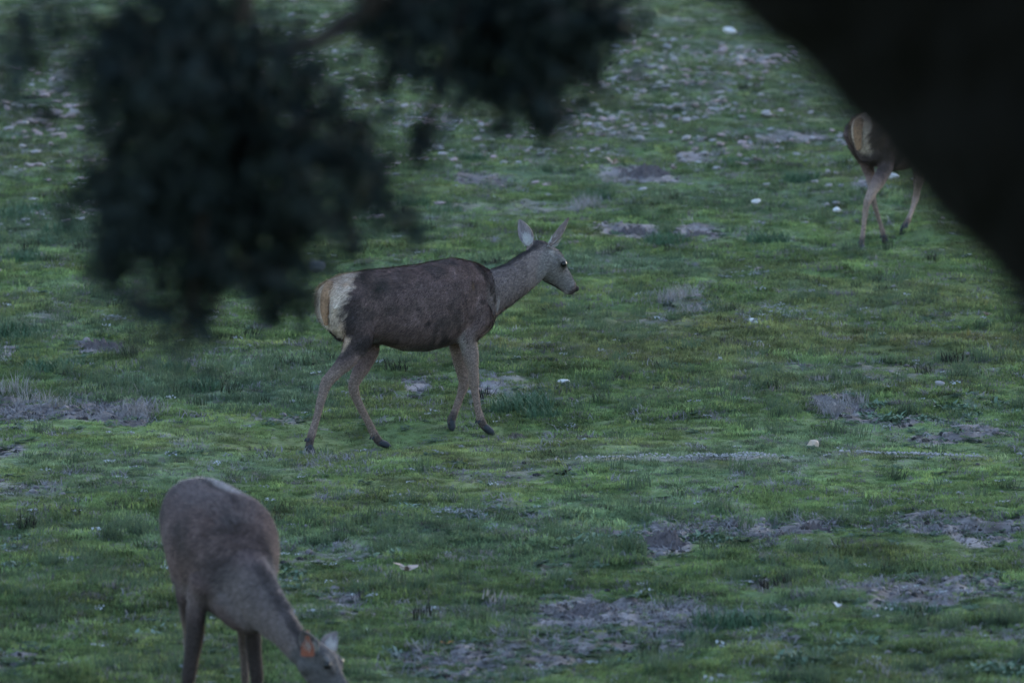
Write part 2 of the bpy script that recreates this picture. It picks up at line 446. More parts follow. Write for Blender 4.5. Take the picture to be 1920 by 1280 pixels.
        eo = link('ear', mesh_np('ear', VV, F, M_ear, True, np.clip(cc, .01, 1)), root)
        # tufts of pale hair at the ear's root
        kk = 260; bs = rng.normal(0, 1, (kk, 3)) * np.array([.012, .012, .010]) + b + nf * .012 + ax * .02
        dr = ax + rng.normal(0, .25, (kk, 3)); tp_ = bs + dr * (.03 + .03 * rng.random((kk, 1))); sv = np.cross(dr, nf) * .0015
        tm = mesh_np('ear_hair', np.stack([bs - sv, bs + sv, tp_], 1).reshape(-1, 3), np.arange(kk * 3).reshape(-1, 3), M_fur, False, np.tile((.38, .36, .36), (kk * 3, 1)))
        tag(link('ear_hair', tm, eo), kind='stuff')
        if e.get('tag'):
            tv = []; tb = b * .45 + tp * .55 + nf * .006
            prof = [(-.012, .050), (.012, .050), (.016, .020), (.034, .000), (.040, -.028), (.040, -.060), (.030, -.066), (-.030, -.066), (-.040, -.060), (-.040, -.028), (-.034, .000), (-.016, .020)]
            dn = lvec(e['tagdown']); dn /= np.linalg.norm(dn); sx = np.cross(dn, nf); sx /= np.linalg.norm(sx)
            for dz in (0, .004):
                for (a_, c_) in prof: tv.append(tb + sx * a_ * .8 - dn * (c_ - .02) * .85 + nf * dz)
            mm = len(prof); fs = [tuple(reversed(range(mm))), tuple(range(mm, 2 * mm))] + [(i, (i + 1) % mm, mm + (i + 1) % mm, mm + i) for i in range(mm)]
            to = link('ear_tag', mesh_np('ear_tag', tv, fs, M_tag, False), eo); tag(to, 'orange plastic ear tag')
            st = Body(); st.ball(tb - dn * .045 + nf * .006, (.008, .008, .008), 10)
            link('tag_stud', mesh_np('tag_stud', st.V, st.F, M_tag), eo)
    # ---------------- eyes, nose
    for sg in (-1, 1):
        b = Body(); b.ball(H(.158, sg * .0665, .014), .0195 * k, 14); link('eye', mesh_np('eye', b.V, b.F, M_eye), root)
    b = Body(); b.ball(H(.372, 0, -.022), (.020 * k, .022 * k, .018 * k), 14); link('nose', mesh_np('nose', b.V, b.F, M_nose), root)
    # ---------------- tail
    tl = [(np.array(p), a, b) for (p, a, b) in tail]
    b = Body(); b.tube(tl, n=14); tm = b.solid(.006, 3)
    nv = len(tm.vertices); tv = np.empty(nv * 3, np.float32); tm.vertices.foreach_get('co', tv); tv = tv.reshape(-1, 3)
    tc = np.tile(TAN * np.array((.72, .68, .66)), (nv, 1)) * (1 + .2 * rng.standard_normal(nv))[:, None]
    c4 = np.ones((nv, 4), np.float32); c4[:, :3] = np.clip(tc, .01, 1); tm.attributes.new('tint', 'FLOAT_COLOR', 'POINT').data.foreach_set('color', c4.ravel())
    tm.materials.append(M_hide); tm.polygons.foreach_set('use_smooth', np.ones(len(tm.polygons), bool)); link('tail', tm, root)
    # ---------------- hooves: two claws each and two dew claws
    for lg, ch in zip(legs, LL):
        heel = ch[-1][0]; tipp = loc(lg['toe']); dv = tipp - heel; Ld = np.linalg.norm(dv); dv /= Ld
        sd = np.array([0, 1.0, 0]); up = np.cross(dv, sd); up = up if up[2] > 0 else -up
        b = Body()
        for sg in (-1, 1):
            b.tube([(heel + sd * sg * .013 - dv * .012, .020, .012), (heel + sd * sg * .014 + dv * (Ld * .5), .021, .013), (heel + sd * sg * .010 + dv * (Ld * .97) - up * .003, .009, .007)], n=10, dens=3)
            back = np.array([-1.0, 0, 0]) if abs(dv[0]) > .2 else np.array([-.7, 0, 0])
            pz = ch[-2][0] + back * .022 + sd * sg * .014
            b.tube([(pz, .008, .007), (pz + back * .010 - np.array([0, 0, .014]), .006, .005)], n=8, dens=2)
        link('hoof', mesh_np('hoof', b.V, b.F, M_hoof), root)
    return root

# ------------------------------------------------------------------ the walking hind, centre
PSI_A = R(35); YA = 60.0
OA = at(760, 828, YA)
dA = np.array([math.cos(PSI_A), math.sin(PSI_A), 0]); lA = np.array([-math.sin(PSI_A), math.cos(PSI_A), 0])
def LA(px, py, t=0.0):               # on the vertical plane t metres left of the deer's midline
    r = ray(px, py); P0 = OA + lA * t
    q = ((P0 - CAMP) @ lA) / (r @ lA); return CAMP + r * q
def loc_of(p, O, psi):
    d = np.asarray(p) - O; return np.array([d[0] * math.cos(psi) + d[1] * math.sin(psi), -d[0] * math.sin(psi) + d[1] * math.cos(psi), d[2]])
stA = []
for (px, pt, pb, hw) in [(613, 546, 590, .112), (619, 530, 612, .155), (643, 516, 640, .182), (680, 508, 643, .190), (715, 504, 645, .200), (755, 501, 657, .222),
                         (795, 495, 659, .225), (830, 488, 650, .208), (860, 486, 642, .178), (888, 492, 640, .148), (910, 503, 622, .115), (922, 530, 600, .070)]:
    a = loc_of(LA(px, pt), OA, PSI_A); b = loc_of(LA(px, pb), OA, PSI_A); stA.append((a[0], a[2], b[2], hw))
legsA = [
    dict(i0=3, c=1.0, toe=LA(588, 857, -.10), chain=[(LA(655, 560, -.10), .13, .075), (LA(668, 600, -.115), .125, .075), (LA(672, 637, -.12), .085, .060), (LA(653, 672, -.115), .056, .042), (LA(630, 697, -.11), .040, .030),
                              (LA(612, 718, -.105), .036, .026), (LA(604, 742, -.105), .026, .021), (LA(594, 782, -.10), .0215, .018), (LA(582, 822, -.10), .025, .021), (LA(580, 838, -.10), .021, .019)]),
    dict(i0=3, c=.95, toe=LA(732, 837, .10), chain=[(LA(660, 570, .10), .12, .075), (LA(682, 620, .11), .10, .07), (LA(690, 655, .11), .070, .050), (LA(680, 686, .11), .048, .036), (LA(668, 708, .105), .038, .028),
                              (LA(663, 728, .10), .032, .024), (LA(671, 752, .10), .024, .020), (LA(688, 786, .10), .0215, .018), (LA(704, 818, .10), .024, .021), (LA(713, 829, .10), .020, .018)]),
    dict(i0=1, c=1.05, toe=LA(926, 814, -.09), chain=[(LA(880, 560, -.095), .105, .060), (LA(874, 620, -.11), .070, .050), (LA(881, 660, -.10), .052, .038), (LA(887, 695, -.095), .034, .028), (LA(888, 714, -.09), .033, .028),
                              (LA(891, 736, -.09), .023, .020), (LA(896, 766, -.09), .0205, .018), (LA(902, 788, -.09), .025, .022), (LA(909, 800, -.09), .021, .019)]),
    dict(i0=1, c=.95, toe=LA(848, 806, .085), chain=[(LA(868, 580, .095), .10, .055), (LA(856, 632, .10), .060, .045), (LA(862, 672, .095), .044, .034), (LA(868, 704, .09), .033, .028), (LA(870, 720, .09), .033, .028),
                              (LA(863, 742, .09), .023, .020), (LA(854, 768, .085), .021, .018), (LA(848, 783, .085), .025, .022), (LA(846, 792, .085), .021, .019)]),
]
neckA = [(LA(870, 560), .13, .09), (LA(905, 556), .165, .105), (LA(938, 540), .135, .085), (LA(962, 526), .122, .072), (LA(988, 508), .118, .064), (LA(1008, 492, -.01), .110, .058), (LA(1022, 480, -.02), .085, .052)]
pollA = LA(1019, 455, -.01)
fwdA = np.array([66 / 300, .17, -(86 / 300)]); upA = np.array([.6, .05, .45])
def paintA(lay, blob, V, N, x, y, z, H, K, LL):
    def P(px, py, t): return loc_of(LA(px, py, t), OA, PSI_A)
    lay(.9 * blob(P(683, 650, -.16), (.075, .10, .07), .4), K['DARK'] * 1.3)           # dark knee of the thigh
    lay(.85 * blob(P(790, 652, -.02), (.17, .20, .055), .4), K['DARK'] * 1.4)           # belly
    lay(.6 * blob(P(758, 660, 0), (.16, .12, .03), .4), K['PALE'] * .5)
    lay(.8 * blob(P(838, 640, -.15), (.05, .08, .035), .4), K['DARK'] * 1.2)
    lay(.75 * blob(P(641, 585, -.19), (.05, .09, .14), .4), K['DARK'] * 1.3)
    for q in [(912, 515, .03, .06), (905, 503, .035, .035), (922, 540, .022, .05), (928, 560, .018, .03)]:
        lay(.75 * blob(P(q[0], q[1], -.11), (q[2], .07, q[3]), .4), K['MID'] * .5)
    lay(.8 * blob(P(886, 536, -.16), (.016, .05, .03), .3), K['TAN'] * .35)
    lay(.8 * blob(P(805, 607, -.22), (.02, .06, .016), .3), K['DARK'])
    lay(.7 * blob(P(902, 565, -.15), (.035, .06, .014), .3), K['DARK'] * 1.2)
    lay(.8 * blob(P(914, 595, -.13), (.012, .06, .022), .3), K['DARK'])
    lay(.7 * blob(P(933, 570, -.08), (.012, .06, .05), .4), K['PALE'])                  # pale edge of the shoulder
    lay(.5 * blob(P(915, 618, -.08), (.05, .08, .05), .5), K['PALE'])
    lay(.5 * blob(P(868, 650, -.13), (.018, .05, .10), .4), K['PALE'] * 1.1)
    lay(.6 * blob(P(880, 650, -.13), (.07, .05, .12), .6), K['NECK'])
    lay(.5 * blob(P(700, 645, -.08), (.05, .06, .04), .5), K['PALE'] * .9)
    for k in range(26):                                                                 # ruffled hair
        a = P(random.uniform(690, 925), random.uniform(500, 600), -.2)
        lay(.4 * blob(a, (random.uniform(.01, .035), .12, random.uniform(.006, .018)), .5), K['MID'] * random.choice((.5, .6, 1.7)))
earsA = [dict(base=LA(994, 460, .05), tip=LA(974, 411, .10), face=(.05, -.9, .1), w=.047),
         dict(base=LA(1030, 461, -.06), tip=LA(1066, 408, -.10), face=(.75, .35, .55), w=.040)]
tailA = [(np.array([-.592, 0, 1.005]), .030, .036), (np.array([-.622, 0, .955]), .026, .038), (np.array([-.640, 0, .88]), .022, .034), (np.array([-.632, 0, .81]), .014, .020)]
s0 = stA[0][0] + .600
tailA = [(np.array([s0 - .570, 0, stA[1][1] - .01]), .032, .044), (np.array([s0 - .604, 0, stA[1][1] - .07]), .028, .046), (np.array([s0 - .618, 0, stA[1][1] - .16]), .022, .040), (np.array([s0 - .606, 0, stA[1][1] - .26]), .012, .020)]
pin([(*l['toe'][:2], l['toe'][2] - .004) for l in legsA])
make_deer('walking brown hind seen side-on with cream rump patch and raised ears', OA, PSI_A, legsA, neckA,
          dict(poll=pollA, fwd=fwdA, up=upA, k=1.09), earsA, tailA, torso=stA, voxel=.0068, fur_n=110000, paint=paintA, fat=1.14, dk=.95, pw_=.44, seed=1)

# ------------------------------------------------------------------ the grazing hind, lower left
PSI_B = R(-77); YB = 45.9
OB = np.array([(405 - 960) / FPX * YB, YB, 0.0])
legsB = [
    dict(i0=1, c=.22, toe=at(333, 1392, 45.22), chain=[(at(380, 1085, 45.42), .10, .050), (at(368, 1140, 45.47), .058, .048), (at(366, 1188, 45.45), .052, .045), (at(359, 1235, 45.42), .042, .037), (at(354, 1266, 45.40), .040, .036),
                               (at(350, 1295, 45.38), .027, .024), (at(344, 1335, 45.36), .024, .021), (at(338, 1367, 45.33), .028, .025), (at(336, 1380, 45.29), .023, .021)]),
    dict(i0=1, c=.18, toe=at(492, 1388, 45.25), chain=[(at(462, 1100, 45.42), .12, .065), (at(470, 1150, 45.48), .065, .048), (at(474, 1190, 45.47), .046, .040), (at(478, 1235, 45.46), .040, .035), (at(481, 1266, 45.44), .038, .034),
                               (at(483, 1295, 45.42), .026, .023), (at(486, 1335, 45.40), .024, .021), (at(489, 1362, 45.37), .028, .025), (at(491, 1376, 45.33), .023, .021)]),
    dict(i0=3, c=.8, toe=at(342, 1345, 46.45), chain=[(at(345, 1000, 46.30), .14, .075), (at(348, 1060, 46.20), .12, .070), (at(350, 1110, 46.15), .080, .055), (at(352, 1145, 46.27), .055, .042), (at(355, 1185, 46.38), .038, .030),
                               (at(355, 1205, 46.44), .036, .028), (at(354, 1235, 46.46), .026, .022), (at(351, 1290, 46.50), .022, .019), (at(347, 1322, 46.52), .026, .022), (at(345, 1335, 46.50), .022, .020)]),
    dict(i0=3, c=.6, toe=at(462, 1340, 46.55), chain=[(at(430, 1000, 46.30), .14, .075), (at(440, 1060, 46.22), .12, .070), (at(446, 1110, 46.18), .080, .055), (at(452, 1145, 46.30), .055, .042), (at(456, 1185, 46.44), .038, .030),
                               (at(457, 1205, 46.50), .036, .028), (at(458, 1235, 46.53), .026, .022), (at(460, 1285, 46.58), .022, .019), (at(461, 1317, 46.60), .026, .022), (at(462, 1330, 46.58), .022, .020)]),
]
neckB = [(at(428, 1050, 45.62), .17, .13), (at(448, 1086, 45.42), .20, .13), (at(480, 1116, 45.22), .160, .100), (at(506, 1148, 45.08), .122, .080), (at(536, 1182, 44.97), .100, .066), (at(559, 1214, 44.90), .088, .058), (at(574, 1234, 44.86), .07, .05)]
pollB = at(585, 1197, 44.86)
fwdB = np.array([.21, -.10, -.27]); upB = np.array([.62, -.30, .42])
def paintB(lay, blob, V, N, x, y, z, H, K, LL):
    # dark line down the spine and nape, greyer back
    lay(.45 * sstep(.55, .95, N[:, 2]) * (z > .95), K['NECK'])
    for i in range(12):
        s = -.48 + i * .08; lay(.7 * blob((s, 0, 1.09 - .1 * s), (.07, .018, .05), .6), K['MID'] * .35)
    for i in range(10):  # sky sheen on the coat, painted as a pale strip beside the spine
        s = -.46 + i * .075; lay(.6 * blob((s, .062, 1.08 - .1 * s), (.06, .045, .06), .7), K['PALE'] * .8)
    lay(.5 * blob((.2, -.2, .72), (.35, .12, .14), .5), np.array((.105, .065, .055)))
    lay(.6 * blob((.2, -.15, .62), (.35, .14, .07), .5), K['NECK'] * 1.1)
    lay(.6 * blob((.56, -.07, .78), (.12, .14, .09), .6), K['DARK'] * 1.8)
    lay(.5 * blob((.62, .1, .72), (.12, .10, .09), .6), K['PALE'] * .7)
earsB = [dict(base=at(582, 1196, 44.80), tip=at(566, 1240, 44.70), face=(-.35, -.9, .2), w=.05, out=(.05, .046, .046), tag=True, tagdown=(0, .05, -1)),
         dict(base=at(607, 1226, 44.90), tip=at(629, 1184, 44.97), face=(.25, -.9, -.2), w=.05, out=(.18, .16, .16))]
earsB[0]['base'] = at(588, 1219, 44.80); earsB[0]['tip'] = at(568, 1181, 44.72)
tailB = [(np.array([-.60, 0, 1.06]), .030, .036), (np.array([-.635, 0, 1.0]), .026, .038), (np.array([-.655, 0, .93]), .022, .034), (np.array([-.645, 0, .86]), .014, .020)]
pin([(*l['toe'][:2], l['toe'][2] - .004) for l in legsB])
torsoB = [(s, zt, zb - (.0 if s < .1 else .04 if s < .3 else .07), hw * (1.10 if s < .3 else 1.22)) for (s, zt, zb, hw) in TORSO]
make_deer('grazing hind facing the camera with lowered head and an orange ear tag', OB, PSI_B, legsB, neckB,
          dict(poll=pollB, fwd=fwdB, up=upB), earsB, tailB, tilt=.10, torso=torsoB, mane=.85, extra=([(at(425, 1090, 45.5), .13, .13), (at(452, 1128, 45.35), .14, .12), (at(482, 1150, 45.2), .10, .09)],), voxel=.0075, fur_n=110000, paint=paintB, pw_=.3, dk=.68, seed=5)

# ------------------------------------------------------------------ the far hind, half hidden by the trunk
PSI_C = R(60); YC = 75.3
rumpC = at(1610, 240, YC)
OC = np.array([rumpC[0] + .60 * math.cos(PSI_C), YC + .60 * math.sin(PSI_C), 0.0])
legsC = [
    dict(i0=3, c=1.25, toe=at(1612, 468, 75.22), chain=[(at(1648, 245, 75.55), .13, .075), (at(1655, 275, 75.50), .12, .070), (at(1662, 308, 75.55), .085, .055), (at(1650, 334, 75.45), .072, .046), (at(1636, 357, 75.36), .052, .036),
                               (at(1626, 380, 75.28), .036, .027), (at(1622, 400, 75.28), .027, .022), (at(1619, 428, 75.28), .0225, .019), (at(1616, 452, 75.27), .026, .022), (at(1615, 461, 75.26), .022, .020)]),
    dict(i0=3, c=1.0, toe=at(1663, 456, 76.05), chain=[(at(1600, 240, 75.75), .13, .070), (at(1610, 270, 75.80), .11, .062), (at(1624, 302, 75.90), .078, .050), (at(1632, 332, 75.90), .052, .038), (at(1636, 355, 75.85), .038, .030),
                               (at(1637, 374, 75.85), .033, .025), (at(1642, 392, 75.88), .025, .021), (at(1650, 418, 75.92), .0215, .018), (at(1657, 442, 75.95), .025, .021), (at(1659, 450, 75.97), .021, .019)]),
    dict(i0=1, c=1.7, toe=at(1690, 440, 76.05), chain=[(at(1735, 265, 76.15), .11, .060), (at(1732, 305, 76.15), .070, .048), (at(1726, 335, 76.18), .048, .036), (at(1720, 358, 76.22), .034, .028), (at(1717, 372, 76.22), .033, .027),
                               (at(1712, 388, 76.16), .023, .020), (at(1706, 404, 76.10), .021, .018), (at(1700, 417, 76.06), .025, .022), (at(1696, 424, 76.05), .022, .020)]),
    dict(i0=1, c=1.0, toe=at(1695, 432, 76.40), chain=[(at(1722, 260, 76.40), .11, .060), (at(1724, 300, 76.45), .070, .048), (at(1722, 335, 76.50), .048, .036), (at(1720, 358, 76.52), .034, .028), (at(1718, 370, 76.53), .033, .027),
                               (at(1713, 384, 76.53), .023, .020), (at(1707, 402, 76.50), .021, .018), (at(1702, 417, 76.48), .025, .022), (at(1699, 424, 76.46), .021, .019)]),
]
def CW(s, t, z): return OC + np.array([math.cos(PSI_C) * s - math.sin(PSI_C) * t, math.sin(PSI_C) * s + math.cos(PSI_C) * t, z])
neckC = [(CW(.42, 0, .86), .13, .09), (CW(.52, 0, .88), .165, .105), (CW(.68, 0, .93), .135, .085), (CW(.80, 0, .98), .12, .07), (CW(.92, 0, 1.06), .112, .062), (CW(1.0, 0, 1.13), .10, .056), (CW(1.05, 0, 1.18), .08, .05)]
pollC = CW(1.04, 0, 1.27)
fC = CW(.8, 0, -.6) - OC; uC = CW(.6, 0, .8) - OC
earsC = [dict(base=CW(1.02, .06, 1.27), tip=CW(.93, .14, 1.42), face=CW(.8, .5, .2) - OC, w=.045), dict(base=CW(1.02, -.06, 1.27), tip=CW(.93, -.14, 1.42), face=CW(.8, -.5, .2) - OC, w=.045)]
tailC = [(np.array([-.575, 0, 1.0]), .030, .040), (np.array([-.605, 0, .95]), .026, .044), (np.array([-.615, 0, .87]), .020, .038), (np.array([-.600, 0, .77]), .012, .022)]
torsoC = [(s, zt, zb + (.06 if s < -.5 else 0), hw * (.74 if s < -.4 else .84)) for (s, zt, zb, hw) in TORSO]
def paintC(lay, blob, V, N, x, y, z, H, K, LL):
    lay(.5 * blob((-.35, -.17, .65), (.2, .1, .15), .5), K['DARK'] * 2)
    lay(.55 * (x < -.45) * sstep(.7, .85, z), K['TAN'] * .7)
pin([(*l['toe'][:2], l['toe'][2] - .004) for l in legsC])
make_deer('farthest hind walking away at upper right, front half behind the dark trunk', OC, PSI_C, legsC, neckC,
          dict(poll=pollC, fwd=fC, up=uC), earsC, tailC, pw_=.32, zl=.70, voxel=.010, fur_n=30000, fat=1.0, paint=paintC, torso=torsoC, seed=9)

# ------------------------------------------------------------------ ground sheet
# soil patches, whitish track etc. as world-space ellipses taken where the photograph shows them: px, py, half width px, half height px, weight
SOIL = [(1090, 1160, 130, 34, 1), (1180, 1150, 150, 30, 1), (1700, 1105, 130, 30, 1), (1230, 1165, 120, 22, .9), (1130, 1205, 200, 22, .7), (1330, 1215, 130, 20, .6), (1700, 1108, 100, 24, 1), (1860, 1105, 80, 16, .8), (1240, 1010, 60, 22, 1),
        (1130, 1070, 150, 12, .3), (1430, 990, 150, 16, .8), (1530, 990, 40, 14, 1), (1740, 980, 140, 16, .9), (1890, 990, 60, 18, .9), (1210, 1000, 90, 14, .7), (1850, 1000, 60, 14, .9),
        (30, 770, 90, 24, 1), (170, 775, 120, 18, .9), (270, 765, 40, 18, .8), (20, 840, 40, 14, .7), (190, 650, 50, 12, 1), (510, 785, 70, 9, .6), (10, 660, 30, 14, .8), (960, 1230, 180, 30, .9), (870, 1255, 120, 24, .9),
        (640, 1110, 60, 14, .9), (660, 1150, 70, 10, .6), (1580, 770, 70, 16, 1), (1500, 690, 40, 8, .7), (1680, 790, 60, 10, .7), (1750, 825, 90, 9, .8), (1840, 760, 60, 20, .5), (1840, 805, 60, 10, .8),
        (1180, 428, 60, 13, 1), (1320, 430, 60, 12, 1), (1210, 330, 90, 12, .9), (1300, 290, 60, 9, .9), (900, 330, 60, 12, .8), (1500, 258, 60, 9, .8), (1290, 570, 50, 18, .5), (780, 712, 34, 10, .8),
        (990, 735, 60, 7, .6), (920, 725, 30, 6, .7), (340, 740, 120, 12, .35), (1060, 1140, 40, 10, .6), (1050, 1060, 50, 10, .7), (1420, 1090, 40, 12, .8), (30, 1235, 60, 20, .7), (900, 720, 40, 6, .7),
        (1620, 345, 30, 6, .9), (1060, 235, 60, 10, .4), (820, 225, 60, 10, .5), (60, 300, 90, 14, .3), (680, 1010, 60, 8, .4), (880, 965, 160, 14, .35), (1460, 1190, 60, 10, .6), (560, 690, 60, 10, .3), (1150, 590, 90, 10, .15)]
DRY = [(1560, 765, 100, 18, 1), (1210, 335, 140, 26, 1), (1380, 285, 110, 20, .9), (40, 765, 100, 26, .9), (230, 770, 110, 22, .9), (1500, 250, 90, 14, .8), (1290, 565, 80, 26, .8), (1480, 690, 60, 9, .8), (1760, 980, 140, 20, .6),
       (920, 335, 100, 18, .7), (1160, 1165, 220, 40, .5), (1720, 1105, 140, 20, .5), (880, 960, 160, 16, .6), (420, 680, 200, 30, .35), (1140, 240, 140, 40, .5), (60, 280, 160, 60, .5), (1460, 590, 80, 18, .5), (950, 410, 160, 20, .3),
       (1050, 730, 90, 10, .6), (1290, 300, 260, 60, .5), (640, 230, 200, 60, .4), (1430, 985, 220, 20, .4), (1800, 600, 120, 14, .3), (1250, 120, 180, 90, .6), (1150, 300, 300, 60, .5), (1000, 250, 160, 50, .5), (1450, 330, 160, 50, .4), (80, 120, 140, 80, .5)]
OLIVE = [(1300, 650, 400, 50, .8), (1650, 560, 300, 40, .7), (1500, 720, 300, 30, .6), (300, 870, 420, 30, .7), (900, 850, 500, 24, .6), (1500, 870, 500, 22, .6), (420, 830, 300, 22, .5), (1780, 650, 200, 40, .7), (60, 900, 200, 40, .5)]
BLUE = [(160, 430, 220, 40, .9), (400, 730, 260, 34, .9), (1180, 500, 200, 20, .8), (100, 620, 200, 24, .5), (420, 1000, 500, 24, .3), (1450, 380, 300, 30, .4), (560, 700, 200, 24, .7), (700, 420, 200, 40, .5), (1150, 620, 120, 30, .4), (250, 560, 150, 26, .4)]
def prepare(lst):
    out = []
    for (px, py, rx, ry, w) in lst:
        ry = ry * (1.3 if lst is SOIL else 1); c = G(px, py); a = G(px, py - ry); b = G(px, py + ry)
        out.append((c[0], c[1], rx / FPX * c[1], max(.12, abs(a[1] - b[1]) / 2), w))
    return out
SOILw, DRYw, OLIVEw, BLUEw = map(prepare, (SOIL, DRY, OLIVE, BLUE))
def fieldv(lst, x, y, jit=.42, scale=1.0):
    m = np.zeros_like(x); n = fbm(x * 3.2 * scale + 7, y * 1.6 * scale + 2, 3) * jit * 2
    for (cx, cy, rx, ry, w) in lst:
        q = np.sqrt(((x - cx) / rx) ** 2 + ((y - cy) / ry) ** 2) + n
        m = np.maximum(m, w * (1 - sstep(.55, 1.25, q)))
    return m
def track(x, y):                     # the thin whitish line of bare gravel
    a = G(1010, 866); b = G(1500, 861); c = G(1900, 860)
    yy = np.interp(x, [a[0], b[0], c[0]], [a[1], b[1], c[1]]) + .25 * vnoise(x * 1.3, x * 0 + 3)
    m = np.exp(-((y - yy) / .09) ** 2) * sstep(a[0] - .6, a[0] + .6, x) * (1 - sstep(c[0] - .35, c[0] + .05, x))
    return m * np.clip(.15 + 1.6 * (vnoise(x * 2.2, y * 3) + .35), 0, 1.1)
def soil_at(x, y):
    s = fieldv(SOILw, x, y)
    bg_ = sstep(.22, .5, fbm(x * .9 + 50, y * .45 + 8, 4)) * .55      # small random wear everywhere
    return np.clip(np.maximum(s, bg_), 0, 1)

xs_f = lambda y: None
ys = [40.0]
while ys[-1] < 128: ys.append(ys[-1] + .055 * (ys[-1] / 50) ** 1.6)
ys = np.array(ys); us = np.linspace(-1, 1, 560)
YY, UU = np.meshgrid(ys, us, indexing='ij'); XX = UU * (3.2 + YY * .062)
def ground_detail(x, y):
    so = soil_at(x, y)
    z = ground(x, y)
    z = z + so * (.050 * fbm(x * 8 + 5, y * 6 + 1, 3) - .006)
    return z, so
ZZ, SO = ground_detail(XX.ravel(), YY.ravel())
# outer skirt in coarse cells (sunk slightly under the fine sheet where they overlap)
nr, nc = XX.shape
idx = np.arange(nr * nc).reshape(nr, nc)
F = np.stack([idx[:-1, :-1], idx[:-1, 1:], idx[1:, 1:], idx[1:, :-1]], -1).reshape(-1, 4)
V = np.stack([XX.ravel(), YY.ravel(), ZZ], 1)
def ground_tint(x, y, so):
    n1 = fbm(x * 1.1 + 9, y * .6 + 4, 4); n2 = fbm(x * 4 + 1, y * 2.2 + 7, 3)
    g = np.array((.070, .108, .040)); ol = np.array((.092, .102, .043)); bl = np.array((.076, .114, .068)); so_c = np.array((.140, .127, .128)) * (.75 + .5 * sstep(-.3, .3, fbm(x * 2 + 4, y * 1.5, 2)))[:, None]
    o = np.clip(fieldv(OLIVEw, x, y) * .8 + .4 * sstep(.05, .5, n1), 0, 1)[:, None]; b = np.clip(fieldv(BLUEw, x, y) + .6 * sstep(.1, .5, -n1), 0, 1)[:, None]
    c = g * (1 - o) + ol * o; c = c * (1 - b) + bl * b
    c = c * (1 + .20 * np.exp(-((y - 58.0) / 3.0) ** 4))[:, None]
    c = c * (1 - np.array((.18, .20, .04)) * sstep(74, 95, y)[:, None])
    c = c * np.clip(1 + .40 * n2 + .25 * fbm(x * .5 + 90, y * .3 + 3, 2) + .6 * fbm(x * 7 + 9, y * 5 + 3, 2), .35, 2)[:, None]
    s = sstep(.35, .7, so)[:, None]; s2 = so_c * (1 + .9 * fbm(x * 12, y * 8, 3))[:, None]
    c = c * (1 - s) + s2 * s
    t_ = np.clip(track(x, y), 0, 1)[:, None]; c = c * (1 - t_ * .8) + np.array((.24,.225,.23)) * t_ * .8
    return np.clip(c, .01, .6)
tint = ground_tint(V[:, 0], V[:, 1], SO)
t = NT('meadow_soil'); t.set(.95, .1)
a = t.N('ShaderNodeAttribute', attribute_name='tint'); pz = t.pos()
n1 = t.noise(pz, 35, 5, .65); sc = t.ramp(n1, [(.25, (.6, .6, .6)), (.75, (1.4, 1.4, 1.4))])
t.L(t.mix(1.0, a.outputs['Color'], sc, 'MULTIPLY'), t.b.inputs['Base Color']); t.bump(t.noise(pz, 60, 6, .7), 1.0, .02); M_ground = t.m
go = link('ground', mesh_np('ground', V, F, M_ground, True, tint)); tag(go, kind='structure')
# terrain around the meadow, butting under its edges, to the horizon
xo = np.unique(np.concatenate([np.linspace(-900, -60, 30), np.linspace(-60, 60, 121), np.linspace(60, 900, 30)]))
yo = np.unique(np.concatenate([np.linspace(-120, 40, 90), np.linspace(40, 128, 60), np.linspace(128, 300, 60), np.linspace(300, 1600, 40)]))
OX, OY = np.meshgrid(xo, yo); ox, oy = OX.ravel(), OY.ravel(); oz = base_h(ox, oy)
inside = (oy > 39.2) & (oy < 128.6) & (np.abs(ox) < 3.2 + oy * .062 + .5); 
deep = (oy > 41) & (oy < 127) & (np.abs(ox) < 3.2 + oy * .062 - 1.2)
oz = np.where(deep, oz - .6, np.where(inside, oz - .12, oz))
io = np.arange(len(ox)).reshape(OX.shape); Fo = np.stack([io[:-1, :-1], io[:-1, 1:], io[1:, 1:], io[1:, :-1]], -1).reshape(-1, 4)
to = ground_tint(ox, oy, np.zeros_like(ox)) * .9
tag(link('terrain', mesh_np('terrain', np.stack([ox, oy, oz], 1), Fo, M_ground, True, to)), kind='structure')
hg = lambda x, y: ground_detail(np.atleast_1d(np.asarray(x, float)), np.atleast_1d(np.asarray(y, float)))[0]

# ------------------------------------------------------------------ grass and litter (instances through geometry nodes)
def clump_mesh(name, nb, rad, h0, h1, w, lean, mat, curve=True, flat=0.0):
    V = []; F = []
    for i in range(nb):
        a = random.uniform(0, 6.283); r = rad * math.sqrt(random.random()); b = np.array([r * math.cos(a), r * math.sin(a), -.008])
        d = random.uniform(0, 6.283); h = random.uniform(h0, h1); l = random.uniform(.2, 1) * lean
        dr = np.array([math.cos(d), math.sin(d), 0]); sd = np.array([-dr[1], dr[0], 0]) * w * random.uniform(.6, 1.2)
        mid = b + dr * (l * h * .35) + np.array([0, 0, h * .6 * (1 - flat)]); tip = b + dr * (l * h) + np.array([0, 0, h * (1 - flat) * (.95 if l < .8 else .75)])
        o = len(V); V += [b - sd, b + sd, mid + sd * .75, mid - sd * .75, tip]; F += [(o, o + 1, o + 2, o + 3), (o + 3, o + 2, o + 4)]
    me = bpy.data.meshes.new(name); me.from_pydata([tuple(v) for v in V], [], F); me.update(); me.materials.append(mat); return me
